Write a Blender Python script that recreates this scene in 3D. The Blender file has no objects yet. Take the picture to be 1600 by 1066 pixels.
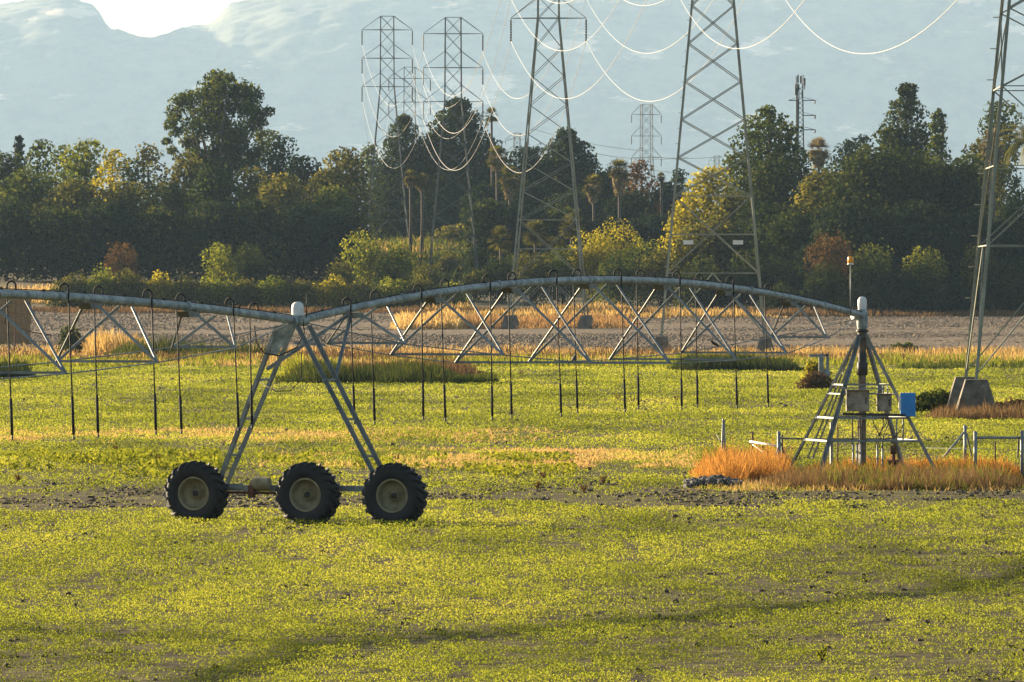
import bpy, math, random
import numpy as np
from mathutils import Vector, Matrix
PI = math.pi; R = math.radians
S = bpy.context.scene
COL = S.collection
# ------------------------------------------------------------------ camera, world, sun, exposure
F = 10500.0; H = 4.9; HY = 464.0          # focal length in photo pixels, eye height, horizon row
cd = bpy.data.cameras.new('camera'); cam = bpy.data.objects.new('camera', cd); COL.objects.link(cam)
cd.sensor_width = 36; cd.lens = F / 1600 * 36; cd.shift_y = -(533 - HY) / 1600
cd.clip_start = 1; cd.clip_end = 40000
cam.location = (0, 0, H); cam.rotation_euler = (PI / 2, 0, 0); S.camera = cam
SUN_EL = 11.6; SH = Vector((0.765, -0.644))   # direction the shadows fall on the ground
az = math.atan2(-SH.x, -SH.y)               # sun azimuth from +Y towards +X
w = bpy.data.worlds.new('World'); S.world = w; w.use_nodes = True
nt = w.node_tree; sky = nt.nodes.new('ShaderNodeTexSky'); sky.sky_type = 'NISHITA'; sky.sun_disc = False
sky.sun_elevation = R(SUN_EL); sky.sun_rotation = az; sky.dust_density = 2.0; sky.air_density = 1.0
nt.links.new(sky.outputs[0], nt.nodes['Background'].inputs[0]); nt.nodes['Background'].inputs[1].default_value = 0.052
sd = bpy.data.lights.new('sun', 'SUN'); so = bpy.data.objects.new('sun', sd); COL.objects.link(so)
sd.energy = 5.0; sd.angle = R(0.6); sd.color = (1.0, 0.80, 0.54)
dirv = Vector((SH.x * math.cos(R(SUN_EL)), SH.y * math.cos(R(SUN_EL)), -math.sin(R(SUN_EL))))
so.rotation_euler = dirv.to_track_quat('-Z', 'Y').to_euler(); so.location = (-40, 30, 60)
S.view_settings.view_transform = 'Standard'; S.view_settings.look = 'None'; S.view_settings.gamma = 1
S.view_settings.exposure = 2.1
S.render.engine = 'CYCLES'
S.cycles.max_bounces = 6; S.cycles.diffuse_bounces = 3; S.cycles.transmission_bounces = 4; S.cycles.volume_bounces = 1
S.cycles.transparent_max_bounces = 8

def P(px, py, D): return Vector(((px - 800) / F * D, D, H - (py - HY) / F * D))
def PX(px, D): return (px - 800) / F * D
rng = np.random.default_rng(7); rnd = random.Random(7)

# ------------------------------------------------------------------ materials
def mat(name, c1, c2=None, scale=5.0, rough=0.8, metal=0.0, bump=0.0, bscale=None, detail=6, dist=0.02, c3=None):
    m = bpy.data.materials.new(name); m.use_nodes = True; n = m.node_tree; b = n.nodes['Principled BSDF']
    b.inputs['Roughness'].default_value = rough; b.inputs['Metallic'].default_value = metal
    if c2 is None: c2 = tuple(x * 0.8 for x in c1)
    tc = n.nodes.new('ShaderNodeTexCoord'); nz = n.nodes.new('ShaderNodeTexNoise'); nz.inputs['Scale'].default_value = scale
    nz.inputs['Detail'].default_value = detail; nz.inputs['Roughness'].default_value = 0.65
    n.links.new(tc.outputs['Object'], nz.inputs['Vector'])
    r = n.nodes.new('ShaderNodeValToRGB'); e = r.color_ramp.elements
    e[0].position = 0.36; e[0].color = (*c2, 1); e[1].position = 0.64; e[1].color = (*c1, 1)
    if c3 is not None: k = e.new(0.74); k.color = (*c3, 1)
    n.links.new(nz.outputs['Fac'], r.inputs[0]); n.links.new(r.outputs[0], b.inputs['Base Color'])
    if bump:
        n2 = n.nodes.new('ShaderNodeTexNoise'); n2.inputs['Scale'].default_value = bscale or scale * 4; n2.inputs['Detail'].default_value = 4
        n.links.new(tc.outputs['Object'], n2.inputs['Vector'])
        bp = n.nodes.new('ShaderNodeBump'); bp.inputs['Strength'].default_value = bump; bp.inputs['Distance'].default_value = dist
        n.links.new(n2.outputs['Fac'], bp.inputs['Height']); n.links.new(bp.outputs[0], b.inputs['Normal'])
    return m
def leafmat(name, dark, mid, light, trans=0.4, tcol=None):
    """foliage: colour picked per leaf from the face attribute 'tint'; thin leaves let light through"""
    m = bpy.data.materials.new(name); m.use_nodes = True; n = m.node_tree; n.nodes.clear()
    out = n.nodes.new('ShaderNodeOutputMaterial'); at = n.nodes.new('ShaderNodeAttribute'); at.attribute_name = 'tint'
    r = n.nodes.new('ShaderNodeValToRGB'); e = r.color_ramp.elements
    e[0].position = 0.0; e[0].color = (*dark, 1); e[1].position = 1.0; e[1].color = (*light, 1); k = e.new(0.5); k.color = (*mid, 1)
    n.links.new(at.outputs['Fac'], r.inputs[0])
    d = n.nodes.new('ShaderNodeBsdfDiffuse'); t = n.nodes.new('ShaderNodeBsdfTranslucent'); mx = n.nodes.new('ShaderNodeMixShader')
    mx.inputs[0].default_value = trans
    n.links.new(r.outputs[0], d.inputs[0])
    mul = n.nodes.new('ShaderNodeMix'); mul.data_type = 'RGBA'; mul.blend_type = 'MULTIPLY'; mul.inputs[0].default_value = 1
    n.links.new(r.outputs[0], mul.inputs[6]); mul.inputs[7].default_value = (*(tcol or (1.5, 1.35, 0.7)), 1)
    n.links.new(mul.outputs[2], t.inputs[0])
    n.links.new(d.outputs[0], mx.inputs[1]); n.links.new(t.outputs[0], mx.inputs[2]); n.links.new(mx.outputs[0], out.inputs[0])
    return m
M = {}
M['galv'] = mat('galvanized_steel', (.25, .275, .275), (.13, .145, .145), 3.0, .55, .3, .15, 30)
M['pipe'] = mat('weathered_zinc_pipe', (.40, .44, .43), (.13, .16, .16), 5.5, .6, .15, .25, 20, c3=(.66, .67, .62))
M['pipe_dark'] = mat('weathered_gusset', (.20, .21, .18), (.12, .12, .10), 4.0, .6, .3)
M['dome'] = mat('white_plastic_dome', (.72, .72, .70), (.60, .60, .58), 6, .35)
M['tyre'] = mat('tyre_rubber', (.017, .017, .018), (.010, .010, .011), 7, .75, 0, .4, 40, c3=(.060, .050, .036))
M['rim'] = mat('dusty_rim', (.36, .31, .19), (.20, .17, .10), 6, .7, .2, .2, 30)
M['hose'] = mat('black_hose', (.022, .022, .023), (.013, .013, .014), 8, .8)
M['weight'] = mat('black_hose_weight', (.016, .016, .017), (.010, .010, .010), 8, .85)
M['box_grey'] = mat('dusty_grey_enclosure', (.36, .33, .26), (.17, .15, .11), 5, .65, .1, .15, 40)
M['blue'] = mat('blue_painted_steel', (.02, .27, .68), (.015, .20, .55), 3, .45)
M['white'] = mat('white_paint', (.78, .78, .75), (.66, .66, .62), 5, .5)
M['dark'] = mat('dark_steel', (.06, .055, .05), (.03, .028, .025), 10, .6, .3)
M['rust'] = mat('rusty_iron', (.16, .06, .03), (.06, .03, .02), 14, .85, .1, .3, 40)
M['tin'] = mat('bright_ribbed_pipe', (.60, .57, .50), (.38, .34, .28), 9, .4, .5)
M['amber'] = mat('amber_lens', (.95, .42, .02), (.85, .30, .01), 3, .3)
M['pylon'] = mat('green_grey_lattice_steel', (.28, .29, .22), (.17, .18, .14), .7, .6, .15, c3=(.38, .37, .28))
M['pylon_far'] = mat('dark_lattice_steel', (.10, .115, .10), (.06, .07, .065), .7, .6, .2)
M['insul'] = mat('insulator', (.10, .10, .09), (.06, .06, .055), 5, .3)
M['insul_w'] = mat('pale_insulator', (.72, .72, .70), (.6, .6, .58), 5, .3)
M['wire'] = mat('bright_aluminium_conductor', (.55, .54, .50), (.48, .47, .44), 2, .45, .0)
M['riser'] = mat('stained_riser_pipe', (.17, .15, .12), (.07, .06, .05), 4.5, .75, .1, .3, 20, c3=(.30, .28, .24))
M['conc'] = mat('weathered_concrete', (.18, .15, .11), (.07, .06, .045), 2.2, .9, 0, .5, 8, dist=.05, c3=(.32, .27, .20))
M['conc2'] = M['conc']
M['hay'] = mat('hay', (.34, .21, .09), (.20, .12, .05), 3.5, .95, 0, .6, 18, dist=.05)
M['bark'] = mat('bark', (.13, .10, .07), (.07, .055, .04), 1.2, .95, 0, .5, 8, dist=.05)
M['palebark'] = mat('pale_palm_bark', (.11, .09, .07), (.06, .05, .04), 1.5, .95)
M['clod'] = mat('dark_soil_clod', (.095, .068, .038), (.045, .032, .018), 9, .95, 0, .4, 30)
M['clod2'] = mat('ploughed_soil_clod', (.26, .19, .12), (.13, .095, .065), .6, .95)
M['bird'] = mat('dark_feathers', (.05, .045, .04), (.03, .028, .025), 30, .7)
M['stone'] = mat('grey_rubble', (.10, .095, .085), (.05, .048, .045), 6, .9, 0, .4, 20, c3=(.4, .37, .3))
LEAF = {
 'crop': leafmat('crop_leaves', (.06, .085, .018), (.265, .31, .052), (.52, .465, .14), .5, (1.18, 1.08, .55)),
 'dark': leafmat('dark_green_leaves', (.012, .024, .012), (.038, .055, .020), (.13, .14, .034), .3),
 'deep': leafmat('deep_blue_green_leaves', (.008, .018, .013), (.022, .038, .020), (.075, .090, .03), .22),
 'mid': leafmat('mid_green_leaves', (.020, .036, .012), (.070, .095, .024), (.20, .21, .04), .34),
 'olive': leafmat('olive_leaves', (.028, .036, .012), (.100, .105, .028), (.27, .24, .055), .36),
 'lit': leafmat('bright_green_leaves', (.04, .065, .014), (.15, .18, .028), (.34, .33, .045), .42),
 'yellow': leafmat('yellow_green_leaves', (.09, .095, .015), (.27, .25, .028), (.52, .43, .045), .42),
 'gold': leafmat('golden_leaves', (.20, .13, .02), (.42, .27, .03), (.6, .40, .05), .36),
 'rust': leafmat('reddish_brown_leaves', (.05, .034, .018), (.125, .075, .035), (.27, .16, .07), .28),
 'tan': leafmat('tan_dead_fronds', (.10, .08, .045), (.24, .19, .10), (.46, .38, .22), .25, (1.15, 1.1, .9)),
 'straw': leafmat('straw_grass', (.17, .125, .05), (.40, .29, .12), (.62, .48, .24), .45, (1.2, 1.05, .75)),
 'orange': leafmat('orange_dry_weeds', (.12, .055, .022), (.36, .175, .05), (.60, .36, .12), .45, (1.15, 1.0, .65)),
 'russet': leafmat('russet_dry_grass', (.13, .08, .04), (.30, .19, .085), (.48, .33, .16), .4, (1.15, 1.0, .75)),
 'brown': leafmat('brown_dry_weeds', (.055, .035, .02), (.13, .085, .045), (.30, .21, .11), .3, (1.2, 1.05, .8)),
}

# ------------------------------------------------------------------ mesh helpers
def tag(o, label=None, cat=None, group=None, kind=None):
    if label: o['label'] = label
    if cat: o['category'] = cat
    if group: o['group'] = group
    if kind: o['kind'] = kind
    return o
def thing(name, label, cat, loc=(0, 0, 0), rz=0, group=None):
    o = bpy.data.objects.new(name, None); COL.objects.link(o); o.location = loc; o.rotation_euler = (0, 0, rz)
    o.empty_display_size = .3
    return tag(o, label, cat, group)
class MB:
    def __init__(s): s.v = []; s.f = []; s.sm = []
    def add(s, vs, fs, smooth=False):
        b = len(s.v); s.v += [tuple(v) for v in vs]; s.f += [tuple(i + b for i in f) for f in fs]; s.sm += [smooth] * len(fs); return s
    def box(s, c, d, rz=0, m=None):
        vs = []
        for x in (-1, 1):
            for y in (-1, 1):
                for z in (-1, 1): vs.append(Vector((x * d[0] / 2, y * d[1] / 2, z * d[2] / 2)))
        q = Matrix.Rotation(rz, 3, 'Z') if m is None else m
        vs = [q @ v + Vector(c) for v in vs]
        return s.add(vs, [(0, 1, 3, 2), (4, 6, 7, 5), (0, 4, 5, 1), (2, 3, 7, 6), (0, 2, 6, 4), (1, 5, 7, 3)])
    def bar(s, p, q, w, h=None, L=False, up=(0, 0, 1)):
        """rectangular bar; L=True makes an angle iron"""
        p = Vector(p); q = Vector(q); h = h or w; d = (q - p)
        if d.length < 1e-6: return s
        d.normalize(); u = Vector(up)
        if abs(d.dot(u)) > .98: u = Vector((0, 1, 0))
        a = d.cross(u).normalized(); b = a.cross(d).normalized()
        def pr(x0, x1, y0, y1):
            vs = []
            for e in (p, q):
                for (x, y) in ((x0, y0), (x1, y0), (x1, y1), (x0, y1)): vs.append(e + a * x + b * y)
            s.add(vs, [(0, 3, 2, 1), (4, 5, 6, 7), (0, 1, 5, 4), (1, 2, 6, 5), (2, 3, 7, 6), (3, 0, 4, 7)])
        if not L: pr(-w / 2, w / 2, -h / 2, h / 2)
        else:
            t = w * .16
            pr(-w / 2, w / 2, -h / 2, -h / 2 + t); pr(-w / 2, -w / 2 + t, -h / 2 + t + .0005, h / 2)
        return s
    def tube(s, pts, r, n=8, caps=True, smooth=True):
        pts = [Vector(p) for p in pts]; rs = r if isinstance(r, (list, tuple)) else [r] * len(pts)
        ref = None; vs = []
        for i, p in enumerate(pts):
            d = (pts[min(i + 1, len(pts) - 1)] - pts[max(i - 1, 0)]).normalized()
            if ref is None:
                u = Vector((0, 0, 1)) if abs(d.z) < .9 else Vector((0, 1, 0)); a = d.cross(u).normalized()
            else:
                a = (ref - d * ref.dot(d)).normalized()
            ref = a; b = d.cross(a)
            for k in range(n):
                t = 2 * PI * k / n; vs.append(p + (a * math.cos(t) + b * math.sin(t)) * rs[i])
        fs = []
        for i in range(len(pts) - 1):
            for k in range(n): fs.append((i * n + k, i * n + (k + 1) % n, (i + 1) * n + (k + 1) % n, (i + 1) * n + k))
        s.add(vs, fs, smooth)
        if caps:
            b = len(s.v) - len(vs); m = len(pts) - 1
            s.f += [tuple(b + k for k in reversed(range(n))), tuple(b + m * n + k for k in range(n))]; s.sm += [False, False]
        return s
    def lathe(s, prof, c, axis='Z', n=24, smooth=True, close=False):
        """prof list of (r, h)"""
        c = Vector(c); vs = []
        for r, h in prof:
            for k in range(n):
                t = 2 * PI * k / n; x, y = r * math.cos(t), r * math.sin(t)
                vs.append(c + (Vector((x, y, h)) if axis == 'Z' else Vector((x, h, y))))
        fs = []
        for i in range(len(prof) - 1):
            for k in range(n):
                f = (i * n + k, i * n + (k + 1) % n, (i + 1) * n + (k + 1) % n, (i + 1) * n + k)
                fs.append(f if axis == 'Z' else f[::-1])
        return s.add(vs, fs, smooth)
    def build(s, name, m, parent=None):
        me = bpy.data.meshes.new(name); me.from_pydata(s.v, [], s.f); me.polygons.foreach_set('use_smooth', s.sm)
        me.materials.append(m); me.update()
        o = bpy.data.objects.new(name, me); COL.objects.link(o)
        if parent is not None: o.parent = parent
        return o
def npmesh(name, V, k, m, parent=None, tint=None):
    """V (nfaces*k,3): every face has its own k corners"""
    V = np.asarray(V, dtype=np.float32).reshape(-1, 3); nf = len(V) // k
    me = bpy.data.meshes.new(name); me.vertices.add(len(V)); me.vertices.foreach_set('co', V.ravel())
    me.loops.add(len(V)); me.loops.foreach_set('vertex_index', np.arange(len(V), dtype=np.int32))
    me.polygons.add(nf); me.polygons.foreach_set('loop_start', np.arange(0, len(V), k, dtype=np.int32))
    me.polygons.foreach_set('loop_total', np.full(nf, k, dtype=np.int32))
    me.update(calc_edges=True)
    if tint is not None:
        a = me.attributes.new('tint', 'FLOAT', 'FACE'); a.data.foreach_set('value', np.clip(tint, 0, 1).astype(np.float32))
    me.materials.append(m); o = bpy.data.objects.new(name, me); COL.objects.link(o)
    if parent is not None: o.parent = parent
    return o
def norm(a): return a / np.maximum(np.linalg.norm(a, axis=1, keepdims=True), 1e-9)
def leaf_quads(C, N, size, g, asp=.6):
    n = len(C); t = norm(np.cross(N, g.normal(size=(n, 3)))); b = np.cross(N, t); s = np.asarray(size).reshape(-1, 1) * .5
    return np.stack([C + t * s, C + b * s * asp, C - t * s, C - b * s * asp], axis=1).reshape(-1, 3)
def vnoise(X, Y, sc, seed=0, oct=3):
    """value noise 0..1 for numpy arrays"""
    out = np.zeros_like(X, dtype=float); amp = 1; tot = 0
    for o in range(oct):
        x = X / sc * 2 ** o + 17.3 * o + seed; y = Y / sc * 2 ** o + 5.1 * o + seed * 1.7
        xi = np.floor(x); yi = np.floor(y); fx = x - xi; fy = y - yi; fx = fx * fx * (3 - 2 * fx); fy = fy * fy * (3 - 2 * fy)
        def h(a, b):
            v = np.sin(a * 127.1 + b * 311.7 + seed * 3.3) * 43758.5453; return v - np.floor(v)
        out += amp * ((h(xi, yi) * (1 - fx) + h(xi + 1, yi) * fx) * (1 - fy) + (h(xi, yi + 1) * (1 - fx) + h(xi + 1, yi + 1) * fx) * fy)
        tot += amp; amp *= .5
    return out / tot

# ------------------------------------------------------------------ terrain
TY = [-1000, 590, 750, 870, 1000, 1100, 1400, 3000, 26000]
TL = [0, 0, 1.3, 3.6, 8.5, 13.0, 18.0, 42, 60]
TR = [0, 0, 1.3, 3.0, 6.0, 12.0, 18.0, 42, 60]
def gz(X, Y):
    X = np.asarray(X, dtype=float); Y = np.asarray(Y, dtype=float)
    k = np.clip((X / np.maximum(Y, 1) + .02) / .06, 0, 1)
    return np.interp(Y, TY, TL) * (1 - k) + np.interp(Y, TY, TR) * k
def gzf(x, y): return float(gz(x, y))
def ground():
    xs = np.concatenate([np.linspace(-6000, -260, 14), np.linspace(-240, 240, 97), np.linspace(260, 6000, 14)])
    ys = np.concatenate([np.linspace(-400, 560, 49), np.linspace(565, 1500, 188), np.linspace(1600, 26000, 30)])
    X, Y = np.meshgrid(xs, ys); Z = gz(X, Y) + np.where(Y > 450, (vnoise(X, Y, 25, 3) - .5) * .35, 0)
    nx = len(xs); vs = np.stack([X, Y, Z], -1).reshape(-1, 3)
    fs = [(j * nx + i, j * nx + i + 1, (j + 1) * nx + i + 1, (j + 1) * nx + i) for j in range(len(ys) - 1) for i in range(nx - 1)]
    me = bpy.data.meshes.new('ground'); me.from_pydata(vs.tolist(), [], fs); me.polygons.foreach_set('use_smooth', [True] * len(fs))
    m = bpy.data.materials.new('field_ground'); m.use_nodes = True; n = m.node_tree; b = n.nodes['Principled BSDF']; b.inputs['Roughness'].default_value = .95
    b.inputs['Specular IOR Level'].default_value = .1
    tc = n.nodes.new('ShaderNodeTexCoord'); sp = n.nodes.new('ShaderNodeSeparateXYZ'); n.links.new(tc.outputs['Object'], sp.inputs[0])
    def noise(sc, det=5, sx=1, sy=1):
        mp = n.nodes.new('ShaderNodeMapping'); mp.inputs['Scale'].default_value = (sx, sy, 1); n.links.new(tc.outputs['Object'], mp.inputs[0])
        z = n.nodes.new('ShaderNodeTexNoise'); z.inputs['Scale'].default_value = sc; z.inputs['Detail'].default_value = det; n.links.new(mp.outputs[0], z.inputs[0]); return z.outputs['Fac']
    def math_(op, a, b_=None, c=None):
        k = n.nodes.new('ShaderNodeMath'); k.operation = op
        for i, v in enumerate((a, b_, c)):
            if v is None: continue
            if isinstance(v, (int, float)): k.inputs[i].default_value = v
            else: n.links.new(v, k.inputs[i])
        return k.outputs[0]
    def ramp(fac, stops, interp='LINEAR'):
        r = n.nodes.new('ShaderNodeValToRGB'); r.color_ramp.interpolation = interp; e = r.color_ramp.elements
        e[0].position = stops[0][0]; e[0].color = (*stops[0][1], 1); e[1].position = stops[-1][0]; e[1].color = (*stops[-1][1], 1)
        for p, c in stops[1:-1]: k = e.new(p); k.color = (*c, 1)
        n.links.new(fac, r.inputs[0]); return r.outputs[0]
    def mix(f, a, b_):
        k = n.nodes.new('ShaderNodeMix'); k.data_type = 'RGBA'; n.links.new(f, k.inputs[0]); n.links.new(a, k.inputs[6]); n.links.new(b_, k.inputs[7]); return k.outputs[2]
    crop = ramp(noise(.9, 8), [(.3, (.030, .023, .010)), (.5, (.072, .058, .020)), (.7, (.14, .115, .036))])
    straw = ramp(noise(.25, 7), [(.3, (.13, .11, .045)), (.5, (.27, .19, .08)), (.7, (.40, .28, .13))])
    plough = ramp(noise(.7, 8), [(.3, (.09, .068, .045)), (.5, (.17, .125, .082)), (.72, (.30, .23, .155))])
    rough = ramp(noise(.12, 8), [(.3, (.045, .045, .022)), (.5, (.11, .09, .045)), (.7, (.20, .15, .08))])
    dry = ramp(noise(.05, 7), [(.3, (.045, .05, .025)), (.5, (.14, .115, .06)), (.7, (.30, .23, .13))])
    yy = math_('ADD', sp.outputs[1], math_('MULTIPLY', math_('SUBTRACT', noise(.03, 4, 1, .35), .5), 26))
    def step(y0, w_): return math_('MULTIPLY_ADD', yy, 1 / w_, -y0 / w_)
    def cl(x): k = n.nodes.new('ShaderNodeClamp'); n.links.new(x, k.inputs[0]); return k.outputs[0]
    c = mix(cl(step(464, 4)), crop, straw); c = mix(cl(step(596, 10)), c, plough); c = mix(cl(step(862, 12)), c, rough); c = mix(cl(step(1030, 40)), c, dry)
    n.links.new(c, b.inputs['Base Color'])
    bp = n.nodes.new('ShaderNodeBump'); bp.inputs['Strength'].default_value = .8; bp.inputs['Distance'].default_value = .12
    n.links.new(noise(2.2, 8), bp.inputs['Height']); n.links.new(bp.outputs[0], b.inputs['Normal'])
    me.materials.append(m); o = bpy.data.objects.new('ground', me); COL.objects.link(o); tag(o, 'flat crop field rising gently to ploughed and rough land', kind='structure'); del o['label']; return o
ground()

def hills():
    # ridge rows read as (photo column, photo row of skyline) at a distance of about 6 km
    rx = [-1200, -400, -60, 0, 30, 60, 100, 148, 160, 170, 185, 200, 215, 240, 262, 275, 300, 325, 340, 360, 450, 600, 900, 1300, 1700, 2400, 3600]
    ry = [120, 60, 20, 10, 6, 0, -4, 12, 30, 52, 50, 56, 62, 64, 58, 50, 44, 42, 30, 8, -16, -30, -34, -34, -34, -20, 40]
    xs = np.linspace(-1100, 1500, 420); ys = np.concatenate([np.linspace(2800, 5200, 20), np.linspace(5225, 6700, 240), np.linspace(6750, 7600, 12)])
    X, Y = np.meshgrid(xs, ys); px = 800 + X * F / Y
    t = np.clip((Y - 5350) / 950, 0, 1); env = t * t * (3 - 2 * t); k = np.clip((t - .55) / .40, 0, 1)
    rows = np.interp(px, rx, ry) * k + np.minimum(np.interp(px, rx, ry), 2) * (1 - k)
    ridge = H + (HY - rows) * 6300 / F
    rid = np.abs(vnoise(X + .25 * Y, Y * .6, 260, 11, 3) - .5) * 2; gul = np.abs(vnoise(X - .2 * Y, Y * .5, 95, 5, 3) - .5) * 2
    Z = 24 + (ridge - 24) * env ** 1.1 + env * (1 - np.clip((t - .7) / .3, 0, 1)) * ((.42 - rid) * 9 + (.4 - gul) * 5)
    Z += (vnoise(X, Y, 34, 2, 3) - .5) * 5 * env + (vnoise(X, Y, 9, 9, 2) - .5) * 5 * env
    Z -= np.clip((Y - 6400) / 1000, 0, 1) * 260
    nx = len(xs)
    X = X * 3; Y = Y * 3; Z = H + (Z - H) * 3
    nx = len(xs); vs = np.stack([X, Y, Z], -1).reshape(-1, 3)
    fs = [(j * nx + i, j * nx + i + 1, (j + 1) * nx + i + 1, (j + 1) * nx + i) for j in range(len(ys) - 1) for i in range(nx - 1)]
    me = bpy.data.meshes.new('hills'); me.from_pydata(vs.tolist(), [], fs); me.polygons.foreach_set('use_smooth', [True] * len(fs))
    m = bpy.data.materials.new('wooded_and_grassy_hills'); m.use_nodes = True; n = m.node_tree; b = n.nodes['Principled BSDF']; b.inputs['Roughness'].default_value = 1
    tc = n.nodes.new('ShaderNodeTexCoord'); mp = n.nodes.new('ShaderNodeMapping'); mp.inputs['Scale'].default_value = (1, .35, 2.4); n.links.new(tc.outputs['Object'], mp.inputs[0])
    def nz(sc, d):
        z = n.nodes.new('ShaderNodeTexNoise'); z.inputs['Scale'].default_value = sc; z.inputs['Detail'].default_value = d; n.links.new(mp.outputs[0], z.inputs[0]); return z.outputs['Fac']
    r = n.nodes.new('ShaderNodeValToRGB'); e = r.color_ramp.elements; e[0].position = .57; e[0].color = (0, 0, 0, 1); e[1].position = .64; e[1].color = (.62, .42, .29, 1)
    k = e.new(.60); k.color = (.08, .065, .035, 1)
    def nz2(sc, d, sx, sy, sz):
        mp2 = n.nodes.new('ShaderNodeMapping'); mp2.inputs['Scale'].default_value = (sx, sy, sz); n.links.new(tc.outputs['Object'], mp2.inputs[0])
        z = n.nodes.new('ShaderNodeTexNoise'); z.inputs['Scale'].default_value = sc; z.inputs['Detail'].default_value = d; z.inputs['Roughness'].default_value = .6; n.links.new(mp2.outputs[0], z.inputs[0]); return z.outputs['Fac']
    n.links.new(nz2(.0033, 7, 1, .22, 3.0), r.inputs[0])
    r2 = n.nodes.new('ShaderNodeValToRGB'); e2 = r2.color_ramp.elements; e2[0].position = .36; e2[0].color = (.012, .024, .014, 1); e2[1].position = .62; e2[1].color = (.17, .17, .09, 1)
    n.links.new(nz2(.011, 8, 1, .3, 1.6), r2.inputs[0])
    ad = n.nodes.new('ShaderNodeMix'); ad.data_type = 'RGBA'; ad.blend_type = 'ADD'; ad.inputs[0].default_value = 1; n.links.new(r.outputs[0], ad.inputs[6]); n.links.new(r2.outputs[0], ad.inputs[7])
    n.links.new(ad.outputs[2], b.inputs['Base Color'])
    me.materials.append(m); o = bpy.data.objects.new('hills', me); COL.objects.link(o); tag(o, kind='structure')
hills()

# ------------------------------------------------------------------ trees
def crown_lobes(lobes, leaf, dens, key, parent, g, name='crown', squash=.55, hollow=.72, up=.0):
    Cs = []; Ns = []; Ts = []; Sz = []
    for (cx, cy, cz, rx_, ry_, rz_) in lobes:
        area = 4 * PI * ((rx_ * ry_ + rx_ * rz_ + ry_ * rz_) / 3)
        n = int(max(20, area * dens / leaf ** 2))
        d = norm(g.normal(size=(n, 3))); r = hollow + (1.06 - hollow) * g.random(n) ** .6
        # surface broken up by clumps
        cl = vnoise(d[:, 0] * 3 + cx, d[:, 1] * 3 + d[:, 2] * 2.3 + cz, .75, 3, 3); r = r * (.62 + .76 * cl)
        c = d * r[:, None] * np.array([rx_, ry_, rz_]) + np.array([cx, cy, cz])
        Cs.append(c); Ns.append(norm(d + g.normal(size=(n, 3)) * squash + np.array([0, 0, up])))
        lt = g.normal() * .14
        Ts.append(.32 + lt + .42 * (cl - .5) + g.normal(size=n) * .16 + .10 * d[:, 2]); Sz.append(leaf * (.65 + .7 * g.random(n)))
    C = np.concatenate(Cs); N = np.concatenate(Ns); T = np.concatenate(Ts); Z = np.concatenate(Sz)
    k = C[:, 2] > .05
    return npmesh(name, leaf_quads(C[k], N[k], Z[k], g, .75), 4, LEAF[key], parent, T[k])
def trunk(parent, h, r, g, limbs=5, spread=3.0, m='bark', name='trunk'):
    b = MB(); lean = g.normal() * .03 * h
    pts = [(lean * t * t + g.normal() * r * .3 * t, g.normal() * r * .3 * t, h * t) for t in (0, .3, .6, .85, 1.0)]
    b.tube(pts, [r * 1.25, r, r * .8, r * .55, r * .3], 7)
    for k in range(limbs):
        t = .35 + .5 * k / max(1, limbs); a = g.random() * 2 * PI; s = spread * (.5 + .5 * g.random())
        p0 = Vector((lean * t * t, 0, h * t)); p2 = p0 + Vector((math.cos(a) * s, math.sin(a) * s, s * .8)); p1 = p0.lerp(p2, .5) + Vector((0, 0, -s * .1))
        b.tube([p0, p1, p2], [r * .5, r * .32, r * .12], 5)
    return b.build(name, M[m], parent)
def broad(name, label, cat, px, ytop, wpx, D, key, seed, leaf=.5, dens=.5, base=.08, nl=14, group=None, openn=0.0, tall=1.0):
    g = np.random.default_rng(seed * 13 + 5); X = PX(px, D); z0 = gzf(X, D); ht = P(px, ytop, D).z - z0; W = wpx / F * D
    t = thing(name, label, cat, (X, D, z0 - .05), 0, group)
    zb = ht * base; ch = ht - zb; lobes = []
    for k in range(nl):
        f = (k + .5) / nl; zz = zb + ch * (.12 + .80 * f)
        prof = math.sqrt(max(.05, 1 - (2 * (f - .42) / 1.25) ** 2)) * (1 - .25 * f)
        a = k * 2.4 + g.random() * 1.2; rr = W / 2 * prof * (.35 + .45 * g.random()) * (1 + .3 * openn)
        lr = W * (.19 + .10 * g.random()) * (1 - .35 * openn); lz = min(lr * (.75 + .3 * g.random()), ch * .35)
        lobes.append((math.cos(a) * rr, math.sin(a) * rr * .9, min(zz, ht - lz * .95), lr, lr, lz))
    lobes.append((g.normal() * W * .06, 0, ht - W * .17, W * .18, W * .18, W * .17))
    if ht / W < 1.3 or openn == 0: lobes.append((0, 0, zb + ch * .42, W * .33, W * .33, ch * .42))
    crown_lobes(lobes, leaf, dens * 2.2 * (1 - .3 * openn), key, t, g)
    if ht > 3: trunk(t, ht * .8, max(.12, ht * .022), g, 6, W * .3)
    return t
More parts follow.
